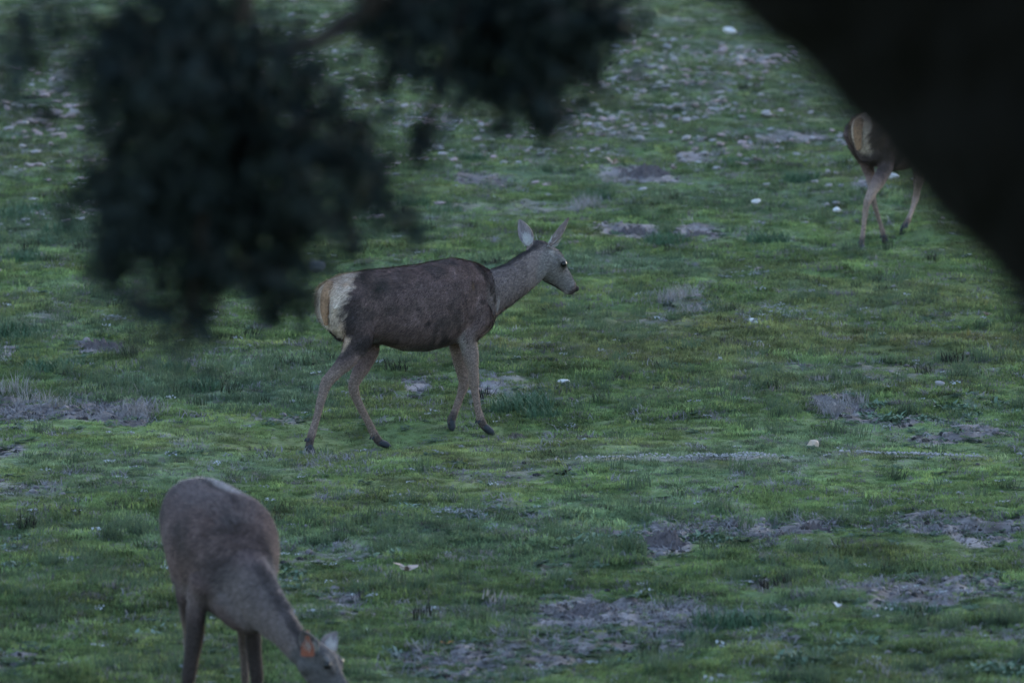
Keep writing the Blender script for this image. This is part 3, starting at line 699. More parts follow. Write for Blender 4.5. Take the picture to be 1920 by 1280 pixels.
def leaf_clump(name, nl, rad, L0, w, mat, rise=.5):
    V = []; F = []
    for i in range(nl):
        a = random.uniform(0, 6.283); b = np.array([random.uniform(-rad, rad), random.uniform(-rad, rad), .0]); L = L0 * random.uniform(.6, 1.2)
        dr = np.array([math.cos(a), math.sin(a), 0]); sd = np.array([-dr[1], dr[0], 0]) * w * random.uniform(.7, 1.2); e = random.uniform(.2, 1) * rise; Z = np.array([0, 0, 1.0])
        p1 = b + dr * L * .45 + Z * L * e * .6; p2 = b + dr * L + Z * L * e * random.uniform(.3, 1); o = len(V)
        V += [b - sd * .2, b + sd * .2, p1 + sd + Z * .004, p1 - Z * .003, p1 - sd + Z * .004, p2]
        F += [(o, o + 1, o + 2, o + 3), (o, o + 3, o + 4), (o + 3, o + 2, o + 5), (o + 4, o + 3, o + 5)]
    me = bpy.data.meshes.new(name); me.from_pydata([tuple(v) for v in V], [], F); me.update(); me.materials.append(mat); return me
def scatter(name, label, cat, meshes, P, scale, tints, sz=None):
    """one object whose points carry instances of the given small meshes"""
    src = bpy.data.collections.new(name + '_sources')
    for i, m in enumerate(meshes):
        o = bpy.data.objects.new('%s_source' % name, m); src.objects.link(o)
    n = len(P); me = bpy.data.meshes.new(name); me.vertices.add(n); me.vertices.foreach_set('co', np.asarray(P, np.float32).ravel())
    def add(nm, ty, arr, key='value'):
        me.attributes.new(nm, ty, 'POINT').data.foreach_set(key, np.ascontiguousarray(arr).ravel())
    rot = np.zeros((n, 3), np.float32); rot[:, 2] = rng.random(n) * 6.283; rot[:, :2] = rng.normal(0, .12, (n, 2))
    sc = np.repeat(np.asarray(scale, np.float32)[:, None], 3, 1)
    if sz is not None: sc[:, 2] *= sz
    add('rot', 'FLOAT_VECTOR', rot, 'vector'); add('siz', 'FLOAT_VECTOR', sc, 'vector')
    add('pick', 'INT', rng.integers(0, len(meshes), n).astype(np.int32))
    c4 = np.ones((n, 4), np.float32); c4[:, :3] = tints; add('tint', 'FLOAT_COLOR', c4, 'color')
    o = link(name, me); tag(o, label, cat, kind='stuff')
    g = bpy.data.node_groups.new(name + '_nodes', 'GeometryNodeTree')
    g.interface.new_socket('Geometry', in_out='INPUT', socket_type='NodeSocketGeometry'); g.interface.new_socket('Geometry', in_out='OUTPUT', socket_type='NodeSocketGeometry')
    N = g.nodes; gi = N.new('NodeGroupInput'); goo = N.new('NodeGroupOutput'); ip = N.new('GeometryNodeInstanceOnPoints')
    m2p = N.new('GeometryNodeMeshToPoints'); ci = N.new('GeometryNodeCollectionInfo'); ci.inputs['Collection'].default_value = src
    ci.inputs['Separate Children'].default_value = True; ci.inputs['Reset Children'].default_value = True
    def at_(nm, ty):
        q = N.new('GeometryNodeInputNamedAttribute'); q.data_type = ty; q.inputs['Name'].default_value = nm; return q.outputs['Attribute']
    g.links.new(gi.outputs[0], m2p.inputs['Mesh']); g.links.new(m2p.outputs[0], ip.inputs['Points']); g.links.new(ci.outputs[0], ip.inputs['Instance'])
    ip.inputs['Pick Instance'].default_value = True
    g.links.new(at_('pick', 'INT'), ip.inputs['Instance Index']); g.links.new(at_('rot', 'FLOAT_VECTOR'), ip.inputs['Rotation']); g.links.new(at_('siz', 'FLOAT_VECTOR'), ip.inputs['Scale'])
    g.links.new(ip.outputs[0], goo.inputs[0])
    md = o.modifiers.new('scatter', 'NODES'); md.node_group = g
    return o
def rand_xy(n, y0=44, y1=124, margin=1.0):
    # near ground is denser, in step with its size in view
    u = rng.random(n); y = 1 / (1 / y0 + (1 / y1 - 1 / y0) * u)
    x = (rng.random(n) * 2 - 1) * (y * .0555 + margin); return x, y

GR = [clump_mesh('grass_tuft', 46, .085, .018, .042, .0030, .9, M_grass) for _ in range(5)]
x, y = rand_xy(150000); so = soil_at(x, y); tr = track(x, y)
keep = rng.random(len(x)) > np.clip(sstep(.35, .8, so) * .76 + sstep(.3, .7, tr) * .9, 0, .97); x, y, so = x[keep], y[keep], so[keep]
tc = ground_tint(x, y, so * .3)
hz = fbm(x * 5 + 30, y * 4 + 12, 3)
tc = tc * (1.12 + .30 * rng.standard_normal(len(x)))[:, None].clip(.35, 2) * (1 + .5 * fbm(x * 8 + 3, y * 5, 2))[:, None]
pk = rng.random(len(x)); tc = np.where((pk < .06)[:, None], tc * np.array((1.3, 1.15, 1.0)), tc); tc = np.where((pk > .90)[:, None], tc * .55, tc); tc = np.where(((pk > .82) & (pk < .90))[:, None], tc.mean(1)[:, None] * np.array((1.2, 1.2, 1.2)), tc)
sc = (.62 + .5 * rng.random(len(x))) * (1 + .9 * hz).clip(.5, 1.6); 
sc *= (y / 60) ** .25
sc *= 1 - .30 * np.exp(-((y - 58.2) / 2.6) ** 4)
sc *= 1 - .55 * np.maximum(soil_at(x, y + .25), soil_at(x, y + .6))
for (cx, cy, rr) in FLAT: sc *= 1 - .35 * np.exp(-((x - cx) ** 2 + (y - cy) ** 2) / (2 * rr * rr))
scatter('grass', 'short grazed green grass covering the slope', 'grass', GR, np.stack([x, y, hg(x, y)], 1), sc, np.clip(tc, .01, .4))

# longer bluish tufts
TG = [clump_mesh('tall_grass_tuft', 40, .06, .05, .12, .0030, .8, M_grass) for _ in range(4)]
x, y = rand_xy(40000); pr = np.clip(fieldv(BLUEw, x, y) * .45 + .5 * sstep(.15, .55, fbm(x * 4 + 80, y * 3, 3)) + .02, 0, 1) * (1 - .8 * np.exp(-((y - 58.2) / 2.6) ** 4)) * (1 - soil_at(x, y + .4)) * np.prod([1 - np.exp(-((x - cx) ** 2 + (y - cy) ** 2) / (2 * rr * rr)) for (cx, cy, rr) in FLAT], 0); keep = rng.random(len(x)) < pr; x, y = x[keep], y[keep]
tc = np.array((.068, .106, .060)) * (1 + .4 * rng.standard_normal(len(x)))[:, None].clip(-.6, .8)
scatter('long_grass', 'longer blue-green grass growing in loose tufts', 'grass', TG, np.stack([x, y, hg(x, y)], 1), .6 + .6 * rng.random(len(x)), np.clip(tc, .01, .4))

# dead pale stalks
DG = [clump_mesh('dead_stalks', 26, .09, .03, .09, .0030, 1.5, M_litter, flat=.35) for _ in range(4)]
x, y = rand_xy(42000); pr = np.clip(fieldv(DRYw, x, y) * .75 + .30 * sstep(.15, .5, fbm(x * 2.5 + 20, y * 2 + 60, 3)) + .03 + .12 * sstep(76, 95, y), 0, 1); keep = rng.random(len(x)) < pr; x, y = x[keep], y[keep]
tc = np.array((.165, .155, .165)) * (1 + .35 * rng.standard_normal(len(x)))[:, None].clip(-.6, .9)
scatter('dead_grass', 'grey dead grass stalks lying in worn patches', 'dead grass', DG, np.stack([x, y, hg(x, y)], 1), .6 + .6 * rng.random(len(x)), np.clip(tc, .02, .5))

# small broad leaves hugging the ground
BL = [leaf_clump('broad_leaves', 16, .05, .055, .014, M_grass) for _ in range(4)]
x, y = rand_xy(30000, 44, 100); pr = np.clip(.8 * fieldv(SOILw, x, y) * (1 - sstep(.6, 1, fieldv(SOILw, x, y))) + .30 * sstep(.05, .4, fbm(x * .8 + 5, y * .6 + 71, 4)) * (y < 56) + .05, 0, 1); keep = rng.random(len(x)) < pr; x, y = x[keep], y[keep]
tc = np.array((.085, .13, .085)) * (1 + .35 * rng.standard_normal(len(x)))[:, None].clip(-.6, .9)
scatter('ground_herbs', 'small grey-green broad-leaved herbs between the grass', 'herbs', BL, np.stack([x, y, hg(x, y)], 1), .5 + .6 * rng.random(len(x)), np.clip(tc, .01, .4))

# rocks and clods
def rock(name, mat, sub=2, sq=(1, 1, .6), seed=0, amt=.25):
    import bmesh
    bm = bmesh.new(); bmesh.ops.create_icosphere(bm, subdivisions=sub, radius=.5); rr = random.Random(seed)
    pl = [(Vector((rr.gauss(0, 1), rr.gauss(0, 1), rr.gauss(0, 1))).normalized(), rr.uniform(.30, .45)) for _ in range(9)]
    for v in bm.verts:
        for nrm, d in pl:
            q = v.co.dot(nrm)
            if q > d: v.co -= nrm * (q - d)
        v.co = Vector((v.co.x * sq[0], v.co.y * sq[1], v.co.z * sq[2])) * (1 + rr.uniform(-amt, amt) * .25)
    me = bpy.data.meshes.new(name); bm.to_mesh(me); bm.free(); me.materials.append(mat); return me
CL = [rock('soil_clod', M_litter, 1, (1, 1, .7), s) for s in range(4)]
x, y = rand_xy(130000); s1 = soil_at(x, y); pr = sstep(.35, .9, s1) * .85 + .01; keep = rng.random(len(x)) < pr; x, y = x[keep], y[keep]
tc = np.array((.115, .102, .104)) * (1 + .7 * rng.standard_normal(len(x)))[:, None].clip(-.6, 1.2)
scatter('soil_clods', 'crumbs and clods of bare grey-brown soil', 'soil', CL, np.stack([x, y, hg(x, y)], 1), .014 + .055 * rng.random(len(x)) ** 3, np.clip(tc, .02, .5))
x, y = rand_xy(90000, 56, 61); keep = rng.random(len(x)) < sstep(.15, .8, track(x, y)) * .8; x, y = x[keep], y[keep]
tc = np.array((.38, .37, .37)) * (1 + .3 * rng.standard_normal(len(x)))[:, None].clip(-.6, .6)
scatter('gravel', 'thin line of whitish gravel crossing the grass', 'gravel', CL, np.stack([x, y, hg(x, y) + .022], 1), .008 + .014 * rng.random(len(x)), np.clip(tc, .02, .8))

x, y = rand_xy(110000, 62, 124); LZ = prepare([(80, 240, 150, 70, 1), (1250, 260, 300, 60, .5), (950, 240, 200, 60, .5), (60, 420, 120, 60, .25), (1425, 112, 80, 20, 1), (1250, 170, 240, 110, .7), (1130, 260, 260, 60, .6), (720, 190, 220, 110, .6), (560, 90, 160, 80, .6), (1420, 250, 160, 40, .5), (850, 300, 160, 60, .5), (100, 120, 160, 60, .4), (60, 330, 120, 30, .4)])
pr = fieldv(LZ, x, y) * .62 * sstep(-.1, .35, fbm(x * 1.4 + 2, y * .8 + 17, 3)) + .004; pr = pr * sstep(68, 84, y); keep = rng.random(len(x)) < pr; x, y = x[keep], y[keep]
CF = [rock('pale_chip', M_litter, 1, (1, .7, .32), s + 60, 1.2) for s in range(4)]
tc = np.where((rng.random(len(x)) < .5)[:, None], np.array((.30, .225, .235)), np.array((.27, .26, .275))) * (1 + .35 * rng.standard_normal(len(x)))[:, None].clip(-.6, .9)
scatter('stone_chips', 'pale chips and dead leaves littering the upper slope', 'litter', CF, np.stack([x, y, hg(x, y) + .025], 1), .035 + .085 * rng.random(len(x)) ** 2, np.clip(tc, .02, .5))

# tiny white flowers and pale bits
FL = [leaf_clump('white_petals', 9, .035, .018, .008, M_litter, .8) for _ in range(3)]
spots = [(1460, 590, 60, 14), (210, 606, 22, 7), (380, 600, 30, 7), (1410, 610, 10, 5), (1400, 520, 40, 10), (860, 970, 60, 8), (1210, 260, 140, 50), (1340, 170, 140, 70), (560, 180, 200, 80), (740, 220, 80, 60), (1050, 520, 60, 20)]
P = []
for (px, py, rx, ry) in spots:
    for _ in range(26 if rx > 50 else 14):
        q = G(px + random.gauss(0, .5) * rx, py + random.gauss(0, .5) * ry); P.append(q)
x, y = rand_xy(900); P = np.concatenate([np.array(P)[:, :2], np.stack([x, y], 1)]); 
scatter('small_flowers', 'tiny whitish flowers dotted through the grass', 'flowers', FL, np.stack([P[:, 0], P[:, 1], hg(P[:, 0], P[:, 1]) + .03], 1), .5 + .7 * rng.random(len(P)), np.tile((.26, .27, .27), (len(P), 1)) * (.6 + .5 * rng.random((len(P), 1))))

# ------------------------------------------------------------------ countable things on the slope
M_stone = simple('pale_stone', (.22, .20, .20), .9, .15, .25, 40, .01)
M_pink = simple('pinkish_stone', (.20, .155, .155), .9, .15, .3, 35, .01)
M_buff = simple('buff_stone', (.34, .27, .215), .9, .15, .12, 50, .006)
M_white = simple('white_stone', (.38, .37, .37), .9, .15, .15, 50, .006)
M_grey = simple('grey_stone', (.14, .14, .15), .9, .15, .25, 40, .01)
def put(name, me, px, py, size, label, cat, group=None, sink=.3, rz=None, zs=1.0):
    p = G(px, py); o = link(name, me); z = float(hg(p[0], p[1])[0])
    o.location = (p[0], p[1], z + size * (.3 - sink) + .02); o.rotation_euler = (random.uniform(-.2, .2), random.uniform(-.2, .2), random.uniform(0, 6.3) if rz is None else rz)
    o.scale = (size, size, size * zs); tag(o, label, cat, group); return o
ROCK = {m.name: [rock('stone', m, 2, (1, .8, .62), 20 + k + i * 7) for k in range(4)] for i, m in enumerate((M_stone, M_pink, M_buff, M_white, M_grey))}
put('stone', rock('stone', M_buff, 2, (1, .9, .95), 77), 1525, 838, .098, 'squarish buff stone lying alone just above the whitish gravel line', 'stone', rz=.4, sink=.50)
put('stone', ROCK['white_stone'][0], 1056, 725, .10, 'flat white stone on the grass right of the walking hind\'s front legs', 'stone', zs=.6, rz=.1)
put('stone', ROCK['grey_stone'][1], 595, 515, .15, 'rounded grey stone just behind the walking hind\'s rump', 'stone', sink=.0)
put('stone', ROCK['white_stone'][2], 1675, 341, .14, 'white stone beside the far hind\'s hind leg', 'stone', sink=-.05, zs=.7)
put('stone', ROCK['white_stone'][1], 1368, 76, .20, 'large white stone near the top of the slope, between the foliage and the trunk', 'stone', sink=-.1, zs=.7)
put('stone', ROCK['pale_stone'][2], 1762, 731, .07, 'small pale rounded stone above the weeds at the right edge', 'stone', sink=-.1)
put('stone', ROCK['white_stone'][3], 1570, 410, .11, 'whitish stone left of the far hind\'s feet', 'stone', sink=-.05, zs=.7)
put('stone', ROCK['white_stone'][0], 1418, 391, .11, 'pale stone in the grass above and right of the earth mounds', 'stone', sink=-.05, zs=.7)
put('stone', ROCK['white_stone'][2], 1410, 612, .055, 'small white stone among the white flowers at middle right', 'stone', sink=-.1)
zones = [('pinkish_stone', (80, 235, 85, 48), 58, .05, .13, 'in the thick litter at the upper left edge'),
         ('pinkish_stone', (1425, 112, 52, 15), 30, .06, .16, 'heaped beside the trunk near the top'),
         ('pale_stone', (1200, 140, 90, 60), 22, .05, .13, 'right of the upper foliage tip'),
         ('pale_stone', (1300, 215, 110, 50), 26, .05, .13, 'on the open slope left of the trunk'),
         ('pale_stone', (720, 180, 110, 70), 24, .05, .12, 'showing through the gap in the oak foliage'),
         ('pale_stone', (1110, 235, 110, 25), 20, .05, .12, 'under the hanging tip of the upper foliage'),
         ('pale_stone', (560, 70, 80, 50), 14, .05, .12, 'in the top gap of the foliage'),
         ('pale_stone', (850, 285, 90, 40), 16, .04, .11, 'right of the small hanging leaf bunch'),
         ('pinkish_stone', (1350, 205, 60, 20), 10, .05, .12, 'in a small band left of the far hind'),
         ('pinkish_stone', (700, 410, 50, 12), 8, .04, .10, 'above the walking hind\'s back'),
         ('pinkish_stone', (1390, 285, 110, 12), 12, .04, .11, 'beside the grey dry stalks on the slope'),
         ('pale_stone', (1540, 290, 50, 60), 10, .04, .09, 'just left of the far hind'),
         ('pale_stone', (1570, 375, 40, 30), 6, .04, .08, 'near the far hind\'s hooves')]
for (mn, e, cnt, s0_, s1_, where) in zones:
    for k in range(cnt):
        pk = random.random() < .72; m_ = mn if pk else ('pale_stone' if mn == 'pinkish_stone' else 'grey_stone'); sz = random.uniform(s0_, s1_)
        word = {'pinkish_stone': 'pinkish', 'pale_stone': 'pale', 'grey_stone': 'grey'}[m_]
        put('stone', random.choice(ROCK[m_]), e[0] + random.gauss(0, .6) * e[2], max(2, e[1] + random.gauss(0, .6) * e[3]), sz,
            ('larger ' if sz > (s0_ + s1_) / 2 else 'small ') + word + ' stone ' + where, 'stone', 'stones ' + where, sink=random.uniform(.0, .25), zs=random.uniform(.45, .85))

# earth mounds
M_mound = simple('mound_earth', (.085, .072, .076), .95, .05, .5, 40, .02)
def mound(px, py, w, h, label, seed, mat=M_mound, depth=.7):
    p = G(px, py); n = 56; VV = []; F = []
    for i in range(n):
        for j in range(n):
            u, v_ = i / (n - 1) * 2 - 1, j / (n - 1) * 2 - 1; r = math.hypot(u, v_) + .25 * float(vnoise(u * 3 + seed, v_ * 3))
            hh = h * max(0, 1 - r * r) ** .8 * (1 + 1.1 * float(fbm(np.float64(u * 4 + seed), np.float64(v_ * 4), 4))) + h * .35 * float(fbm(np.float64(u * 17 + seed), np.float64(v_ * 15), 2)) * (r < 1.1)
            VV.append((u * w, v_ * w * depth, hh - .03))
    for i in range(n - 1):
        for j in range(n - 1): a = i * n + j; F.append((a, a + n, a + n + 1, a + 1))
    o = link('earth_mound', mesh_np('earth_mound', VV, F, mat, False)); o.location = (p[0], p[1], float(hg(p[0], p[1])[0])); tag(o, label, 'mound'); return o
mound(1182, 440, .26, .085, 'dark earth mound in the grass right of the walking hind\'s ears', 3)
mound(1320, 442, .24, .07, 'low dark earth mound, the right-hand one of the pair behind the hind', 8)
mound(968, 824, .095, .055, 'small grey-brown molehill in front of the walking hind\'s front hoof', 12, simple('dung_earth', (.085, .075, .065), .95, .05, .5, 90, .01), 1)
mound(190, 655, .20, .10, 'dark heap of soil at the left below the hanging oak leaves', 15)
mound(1120, 1152, .20, .06, 'brown soil hump on the bare grey patch at bottom centre', 21, depth=1)
mound(1525, 995, .13, .07, 'small dark soil mound in the row of worn patches at lower right', 27)
mound(1245, 1012, .13, .07, 'dark soil mound among the broad-leaved weeds below the path', 33)
mound(1210, 332, .26, .09, 'wide greyish soil hump with dry stalks on the upper slope', 40)

# weeds and tussocks one can tell apart
def tint_mesh_mat(name, c):
    return simple(name, c, .75, .2, .35, 30)
M_weed = tint_mesh_mat('weed_leaf', (.085, .125, .080)); M_weedg = tint_mesh_mat('grey_weed_leaf', (.125, .165, .135)); M_tus = tint_mesh_mat('tussock_grass', (.045, .085, .045)); M_drys = tint_mesh_mat('dry_stalk', (.20, .18, .175))
WD = [leaf_clump('broadleaf_weed', 120, .13, .065, .015, M_weed, 1.1) for _ in range(4)]; WG = [leaf_clump('grey_weed', 100, .11, .06, .013, M_weedg, 1.0) for _ in range(3)]
TU = [clump_mesh('grass_tussock', 300, .15, .06, .13, .0035, .8, M_tus) for _ in range(4)]
DS = [clump_mesh('dry_stalks', 120, .12, .06, .17, .0025, .9, M_drys) for _ in range(3)]
ORD = ['leftmost', 'second from the left', 'third from the left', 'fourth from the left', 'fifth from the left', 'sixth from the left', 'seventh from the left', 'eighth from the left', 'ninth from the left', 'tenth from the left', 'rightmost']
def plants(name, meshes, pts, lab, grp, cat, s=1.0):
    pts = sorted(pts); base_lab = lab
    for i, (px, py) in enumerate(pts):
        lab = base_lab + ', ' + ('rightmost' if i == len(pts) - 1 else ORD[i])
        p = G(px, py); o = link(name, random.choice(meshes)); o.location = (p[0], p[1], float(hg(p[0], p[1])[0]) - .01)
        o.rotation_euler = (0, 0, random.uniform(0, 6.3)); k = s * random.uniform(.75, 1.25); o.scale = (k, k, k); tag(o, lab, cat, grp)
plants('broadleaf_weed', WD, [(1100, 1005), (1120, 1018), (1080, 1022), (1320, 1012), (1170, 1005), (1290, 985)], 'broad-leaved green weed beside the soil mound below the path', 'broad-leaved weeds below the path', 'weed', .8)
plants('broadleaf_weed', WD, [(1640, 775), (1665, 790), (1700, 770), (1730, 790), (1780, 770), (1830, 780), (1870, 760), (1900, 775), (1660, 760)], 'leafy green weed in the patch at the right edge', 'weeds at the right edge', 'weed', .8)
plants('broadleaf_weed', WD, [(545, 1075), (560, 1095), (535, 1060)], 'bluish leafy weed beside the grazing hind\'s shoulder', 'weeds beside the grazing hind', 'weed', .8)
plants('broadleaf_weed', WD, [(1870, 1262), (1890, 1272), (1500, 1240), (1560, 1225), (1610, 1205), (740, 1045), (1290, 1240), (1160, 1245), (1410, 1100)], 'leafy weed in the grass near the bottom edge', 'weeds near the bottom edge', 'weed', .8)
plants('grey_weed', WG, [(940, 965), (880, 970), (905, 950), (1010, 955), (845, 965), (780, 955)], 'grey-leaved weed in the row below the white track', 'grey weeds in the grass', 'weed', .7)
plants('grey_weed', WG, [(60, 1010), (15, 1030), (35, 1060), (290, 1165), (310, 1180), (270, 1195)], 'grey-leaved weed at the lower left around the grazing hind', 'grey weeds at the lower left', 'weed', .7)
plants('grey_weed', WG, [(715, 1222), (722, 1228)], 'whitish weed right of the grazing hind\'s head', 'whitish weeds by the grazing hind', 'weed', .6)
plants('grass_tussock', TU, [(965, 775), (1000, 770), (985, 760), (1015, 782)], 'dark green tussock right of the walking hind\'s front legs', 'tussocks by the walking hind', 'tussock', .9)
plants('grass_tussock', TU, [(1420, 1178), (1380, 1172), (1345, 1180), (1300, 1200), (1560, 1065), (1700, 1160)], 'dark tussock at the edge of the bare soil at lower right', 'tussocks at lower right', 'tussock', .9)
plants('grass_tussock', TU, [(60, 400), (25, 410), (75, 460), (40, 490), (120, 440), (60, 640), (30, 625), (130, 690), (90, 700), (370, 730), (320, 690)], 'dark green grass tussock at the left edge of the slope', 'tussocks at the left edge', 'tussock', 1.1)
plants('grass_tussock', TU, [(775, 385), (830, 400), (890, 300), (1440, 455), (1380, 310), (1500, 340), (1250, 460), (1030, 470), (1120, 375)], 'dark tussock on the slope behind the walking hind', 'tussocks behind the walking hind', 'tussock', 1.0)
plants('dry_stalks', DS, [(1100, 385), (1095, 395), (1150, 345), (1280, 560), (1300, 575), (1260, 570), (1415, 285), (1440, 270)], 'tuft of grey dry stalks on the slope behind the hinds', 'dry stalks on the slope', 'dry plant', .9)
plants('dry_stalks', DS, [(1540, 765), (1570, 770), (1600, 760), (1560, 775)], 'tuft of pale dry stalks left of the weeds at right', 'dry stalks at right', 'dry plant', .8)
plants('dry_stalks', DS, [(60, 760), (110, 765), (250, 765), (280, 780), (20, 740)], 'tuft of pale dry stalks on the bare soil at left', 'dry stalks at left', 'dry plant', .9)
M_dl = simple('dead_leaf', (.30, .23, .20), .9, .1, .2, 40); M_or = simple('orange_leaf', (.35, .15, .03), .8, .15, .2, 40)
def fallen(px, py, s, mat, lab, nl=3):
    me = leaf_clump('fallen_leaf', nl, .01, .09, .030, mat, .9); put('fallen_leaf', me, px, py, s, lab, 'leaf', sink=.2)
fallen(762, 1108, 1.0, M_dl, 'pale pinkish curled dead leaf on the grass at bottom centre', 5)
fallen(837, 1227, .5, M_or, 'small orange fallen leaf near the bottom centre', 2)
fallen(1150, 340, 1.3, M_dl, 'pale dead leaf lying on the upper slope above the mounds', 4)
fallen(1850, 615, .7, M_dl, 'pale dead leaf in the grass at the right edge', 4)
fallen(1570, 1183, .7, M_white, 'whitish curled leaf beside the dark soil at lower right', 5)

# ------------------------------------------------------------------ trees near the camera
def tubes(chains, n=10):
    b = Body()
    for ch in chains: b.tube([(np.array(p, float), r, r) for (p, r) in ch], side=np.array([.13, .97, .2]), n=n, dens=4)
    return b
def leaves(P, L, W):
    n = len(P); d = rng.normal(0, 1, (n, 3)); d[:, 2] -= .5; d /= np.linalg.norm(d, axis=1)[:, None]
    s = np.cross(d, rng.normal(0, 1, (n, 3))); s /= np.linalg.norm(s, axis=1)[:, None]; k = (.7 + .6 * rng.random((n, 1)))
    nn = np.cross(d, s); P = np.asarray(P)
    A = P; Bp = P + d * L * k * .5 + s * W * k * .5 + nn * .004; Cc = P + d * L * k; D = P + d * L * k * .5 - s * W * k * .5 + nn * .004
    V = np.stack([A, Bp, Cc, D], 1).reshape(-1, 3); i = np.arange(n)[:, None] * 4
    return V, np.concatenate([i + np.array([[0, 1, 2]]), i + np.array([[0, 2, 3]])])
YL = 22.0
oak = empty('holm_oak', (-2.9, 23.5, float(base_h(-2.9, 23.5)))); tag(oak, 'holm oak hanging dark blurred leafy branches over the upper left of the view', 'tree')
ox_, oy_, oz_ = oak.location
def to(p): return np.array([p[0] - ox_, p[1] - oy_, p[2] - oz_])
def toP(P): return np.asarray(P) - np.array([ox_, oy_, oz_])
# leaf masses: px, py, rx, ry, leaves, depth
MASS = [(330, 40, 120, 70, 1500, 22), (400, 110, 150, 70, 1500, 22.2), (300, 150, 110, 60, 1100, 21.8), (450, 170, 90, 80, 900, 22.3), (320, 260, 130, 90, 1700, 22), (440, 290, 110, 90, 1400, 22.3), (560, 240, 60, 60, 220, 22.1),
        (290, 370, 100, 80, 1200, 22), (430, 390, 110, 60, 1300, 22.2), (560, 340, 50, 60, 420, 22), (660, 320, 40, 50, 220, 22.2), (255, 460, 60, 45, 500, 21.9), (380, 480, 45, 60, 520, 22), (370, 555, 40, 50, 330, 22.1), (530, 450, 45, 70, 620, 22.2),
        (520, 545, 34, 50, 260, 22.2), (270, 562, 24, 26, 110, 21.8), (440, 500, 30, 30, 60, 22), (210, 500, 30, 20, 60, 21.9), (340, 620, 9, 40, 40, 22), (200, 330, 50, 70, 160, 22.1), (180, 110, 60, 50, 260, 21.9), (610, 170, 60, 40, 260, 22.3), (660, 250, 60, 40, 140, 22.4),
        (760, 20, 90, 60, 900, 22.6), (870, 10, 120, 60, 1300, 22.8), (1000, 20, 120, 70, 1400, 22.8), (1110, 20, 80, 50, 800, 22.9), (770, 110, 60, 40, 220, 22.6), (960, 110, 90, 60, 800, 22.8), (1060, 110, 70, 50, 560, 22.9), (1000, 180, 45, 35, 300, 22.8), (880, 90, 70, 60, 420, 22.8),
        (830, 190, 40, 40, 60, 22.6), (800, 262, 34, 34, 120, 22.5), (1045, 242, 18, 14, 40, 22.8), (745, 428, 30, 22, 44, 22.4), (655, 478, 22, 26, 50, 22.3), (700, 350, 26, 40, 80, 22.3), (640, 420, 40, 30, 50, 22.3), (20, 40, 40, 60, 160, 21.7), (0, 150, 30, 30, 50, 21.7),
        (700, 180, 50, 50, 90, 22.5), (625, 290, 50, 50, 160, 22.2), (690, 335, 34, 44, 150, 22.3), (600, 400, 40, 40, 90, 22.2), (250, 640, 24, 18, 20, 21.8), (560, 60, 24, 24, 30, 22.4), (90, 20, 80, 26, 100, 21.8)]
LP = []; subs = []
for (px, py, rx, ry, nl, Y) in MASS:
    nl = int(nl * .50); cnum = max(3, int(nl / 15)); cc = np.stack([rng.normal(0, .5, cnum), rng.normal(0, .5, cnum), rng.normal(0, .5, cnum)], 1)
    c0 = at(px, py, Y); sc_ = Y / FPX
    cen = c0 + cc * np.array([rx * sc_ * 1.08, .16, ry * sc_ * 1.12])
    m_ = nl // cnum + 1; dd_ = rng.normal(0, 1, (cnum, 3)) * .8 + np.array([0, 0, -.8]); dd_ /= np.linalg.norm(dd_, axis=1)[:, None]
    uu = rng.random((m_ * cnum, 1)) * .13 - .04
    LP.append(np.repeat(cen, m_, 0) + np.repeat(dd_, m_, 0) * uu + rng.normal(0, .013, (m_ * cnum, 3)))
    for q in cen[:: max(1, cnum // 5)]: subs.append((c0, q))
LP = np.concatenate(LP)
# unseen canopy leaves above and around the view, added for the shade they cast
def shade_crown_pts(spec, dens):
    out = []
    for (cx, cy, cz, rx, ry, rz_) in spec:
        m = int(dens * rx * ry * rz_ * 4.19 / .18); cen = rng.normal(0, 1, (m, 3)); cen /= np.linalg.norm(cen, axis=1)[:, None]; cen *= rng.random((m, 1)) ** .4
        cen = cen * np.array([rx, ry, rz_]) + np.array([cx, cy, cz]); out.append(np.repeat(cen, 26, 0) + rng.normal(0, .13, (m * 26, 3)))
    return np.concatenate(out)
def above_view(P, mrg=.16):          # keep the crown itself out of the branches' gap
    lim = CAM_Z + P[:, 1] * ((640 / FPX) - PITCH) + mrg; return P[P[:, 2] > lim]
cp = above_view(shade_crown_pts([(-2.6, 23, 6.6, 2.2, 2.6, 1.3), (-.6, 22.6, 6.2, 1.9, 2.4, 1.1), (1.3, 23.2, 6.5, 1.7, 2.2, 1.1), (-4.2, 24, 6.2, 1.6, 2, 1.4), (-.4, 21, 7.4, 2.6, 2.2, 1.2), (-1.5, 24.6, 5.9, 2.0, 1.2, .9)], 1.0))
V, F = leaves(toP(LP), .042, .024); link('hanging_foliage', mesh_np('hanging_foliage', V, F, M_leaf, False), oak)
V, F = leaves(toP(cp), .10, .055); link('shade_crown', mesh_np('shade_crown', V, F, M_leaf, False), oak)
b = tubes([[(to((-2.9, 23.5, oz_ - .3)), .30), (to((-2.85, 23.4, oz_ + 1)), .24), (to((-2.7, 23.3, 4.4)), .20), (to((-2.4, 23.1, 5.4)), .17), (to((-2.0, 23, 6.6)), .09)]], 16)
link('trunk', mesh_np('trunk', b.V, b.F, M_bark), oak)
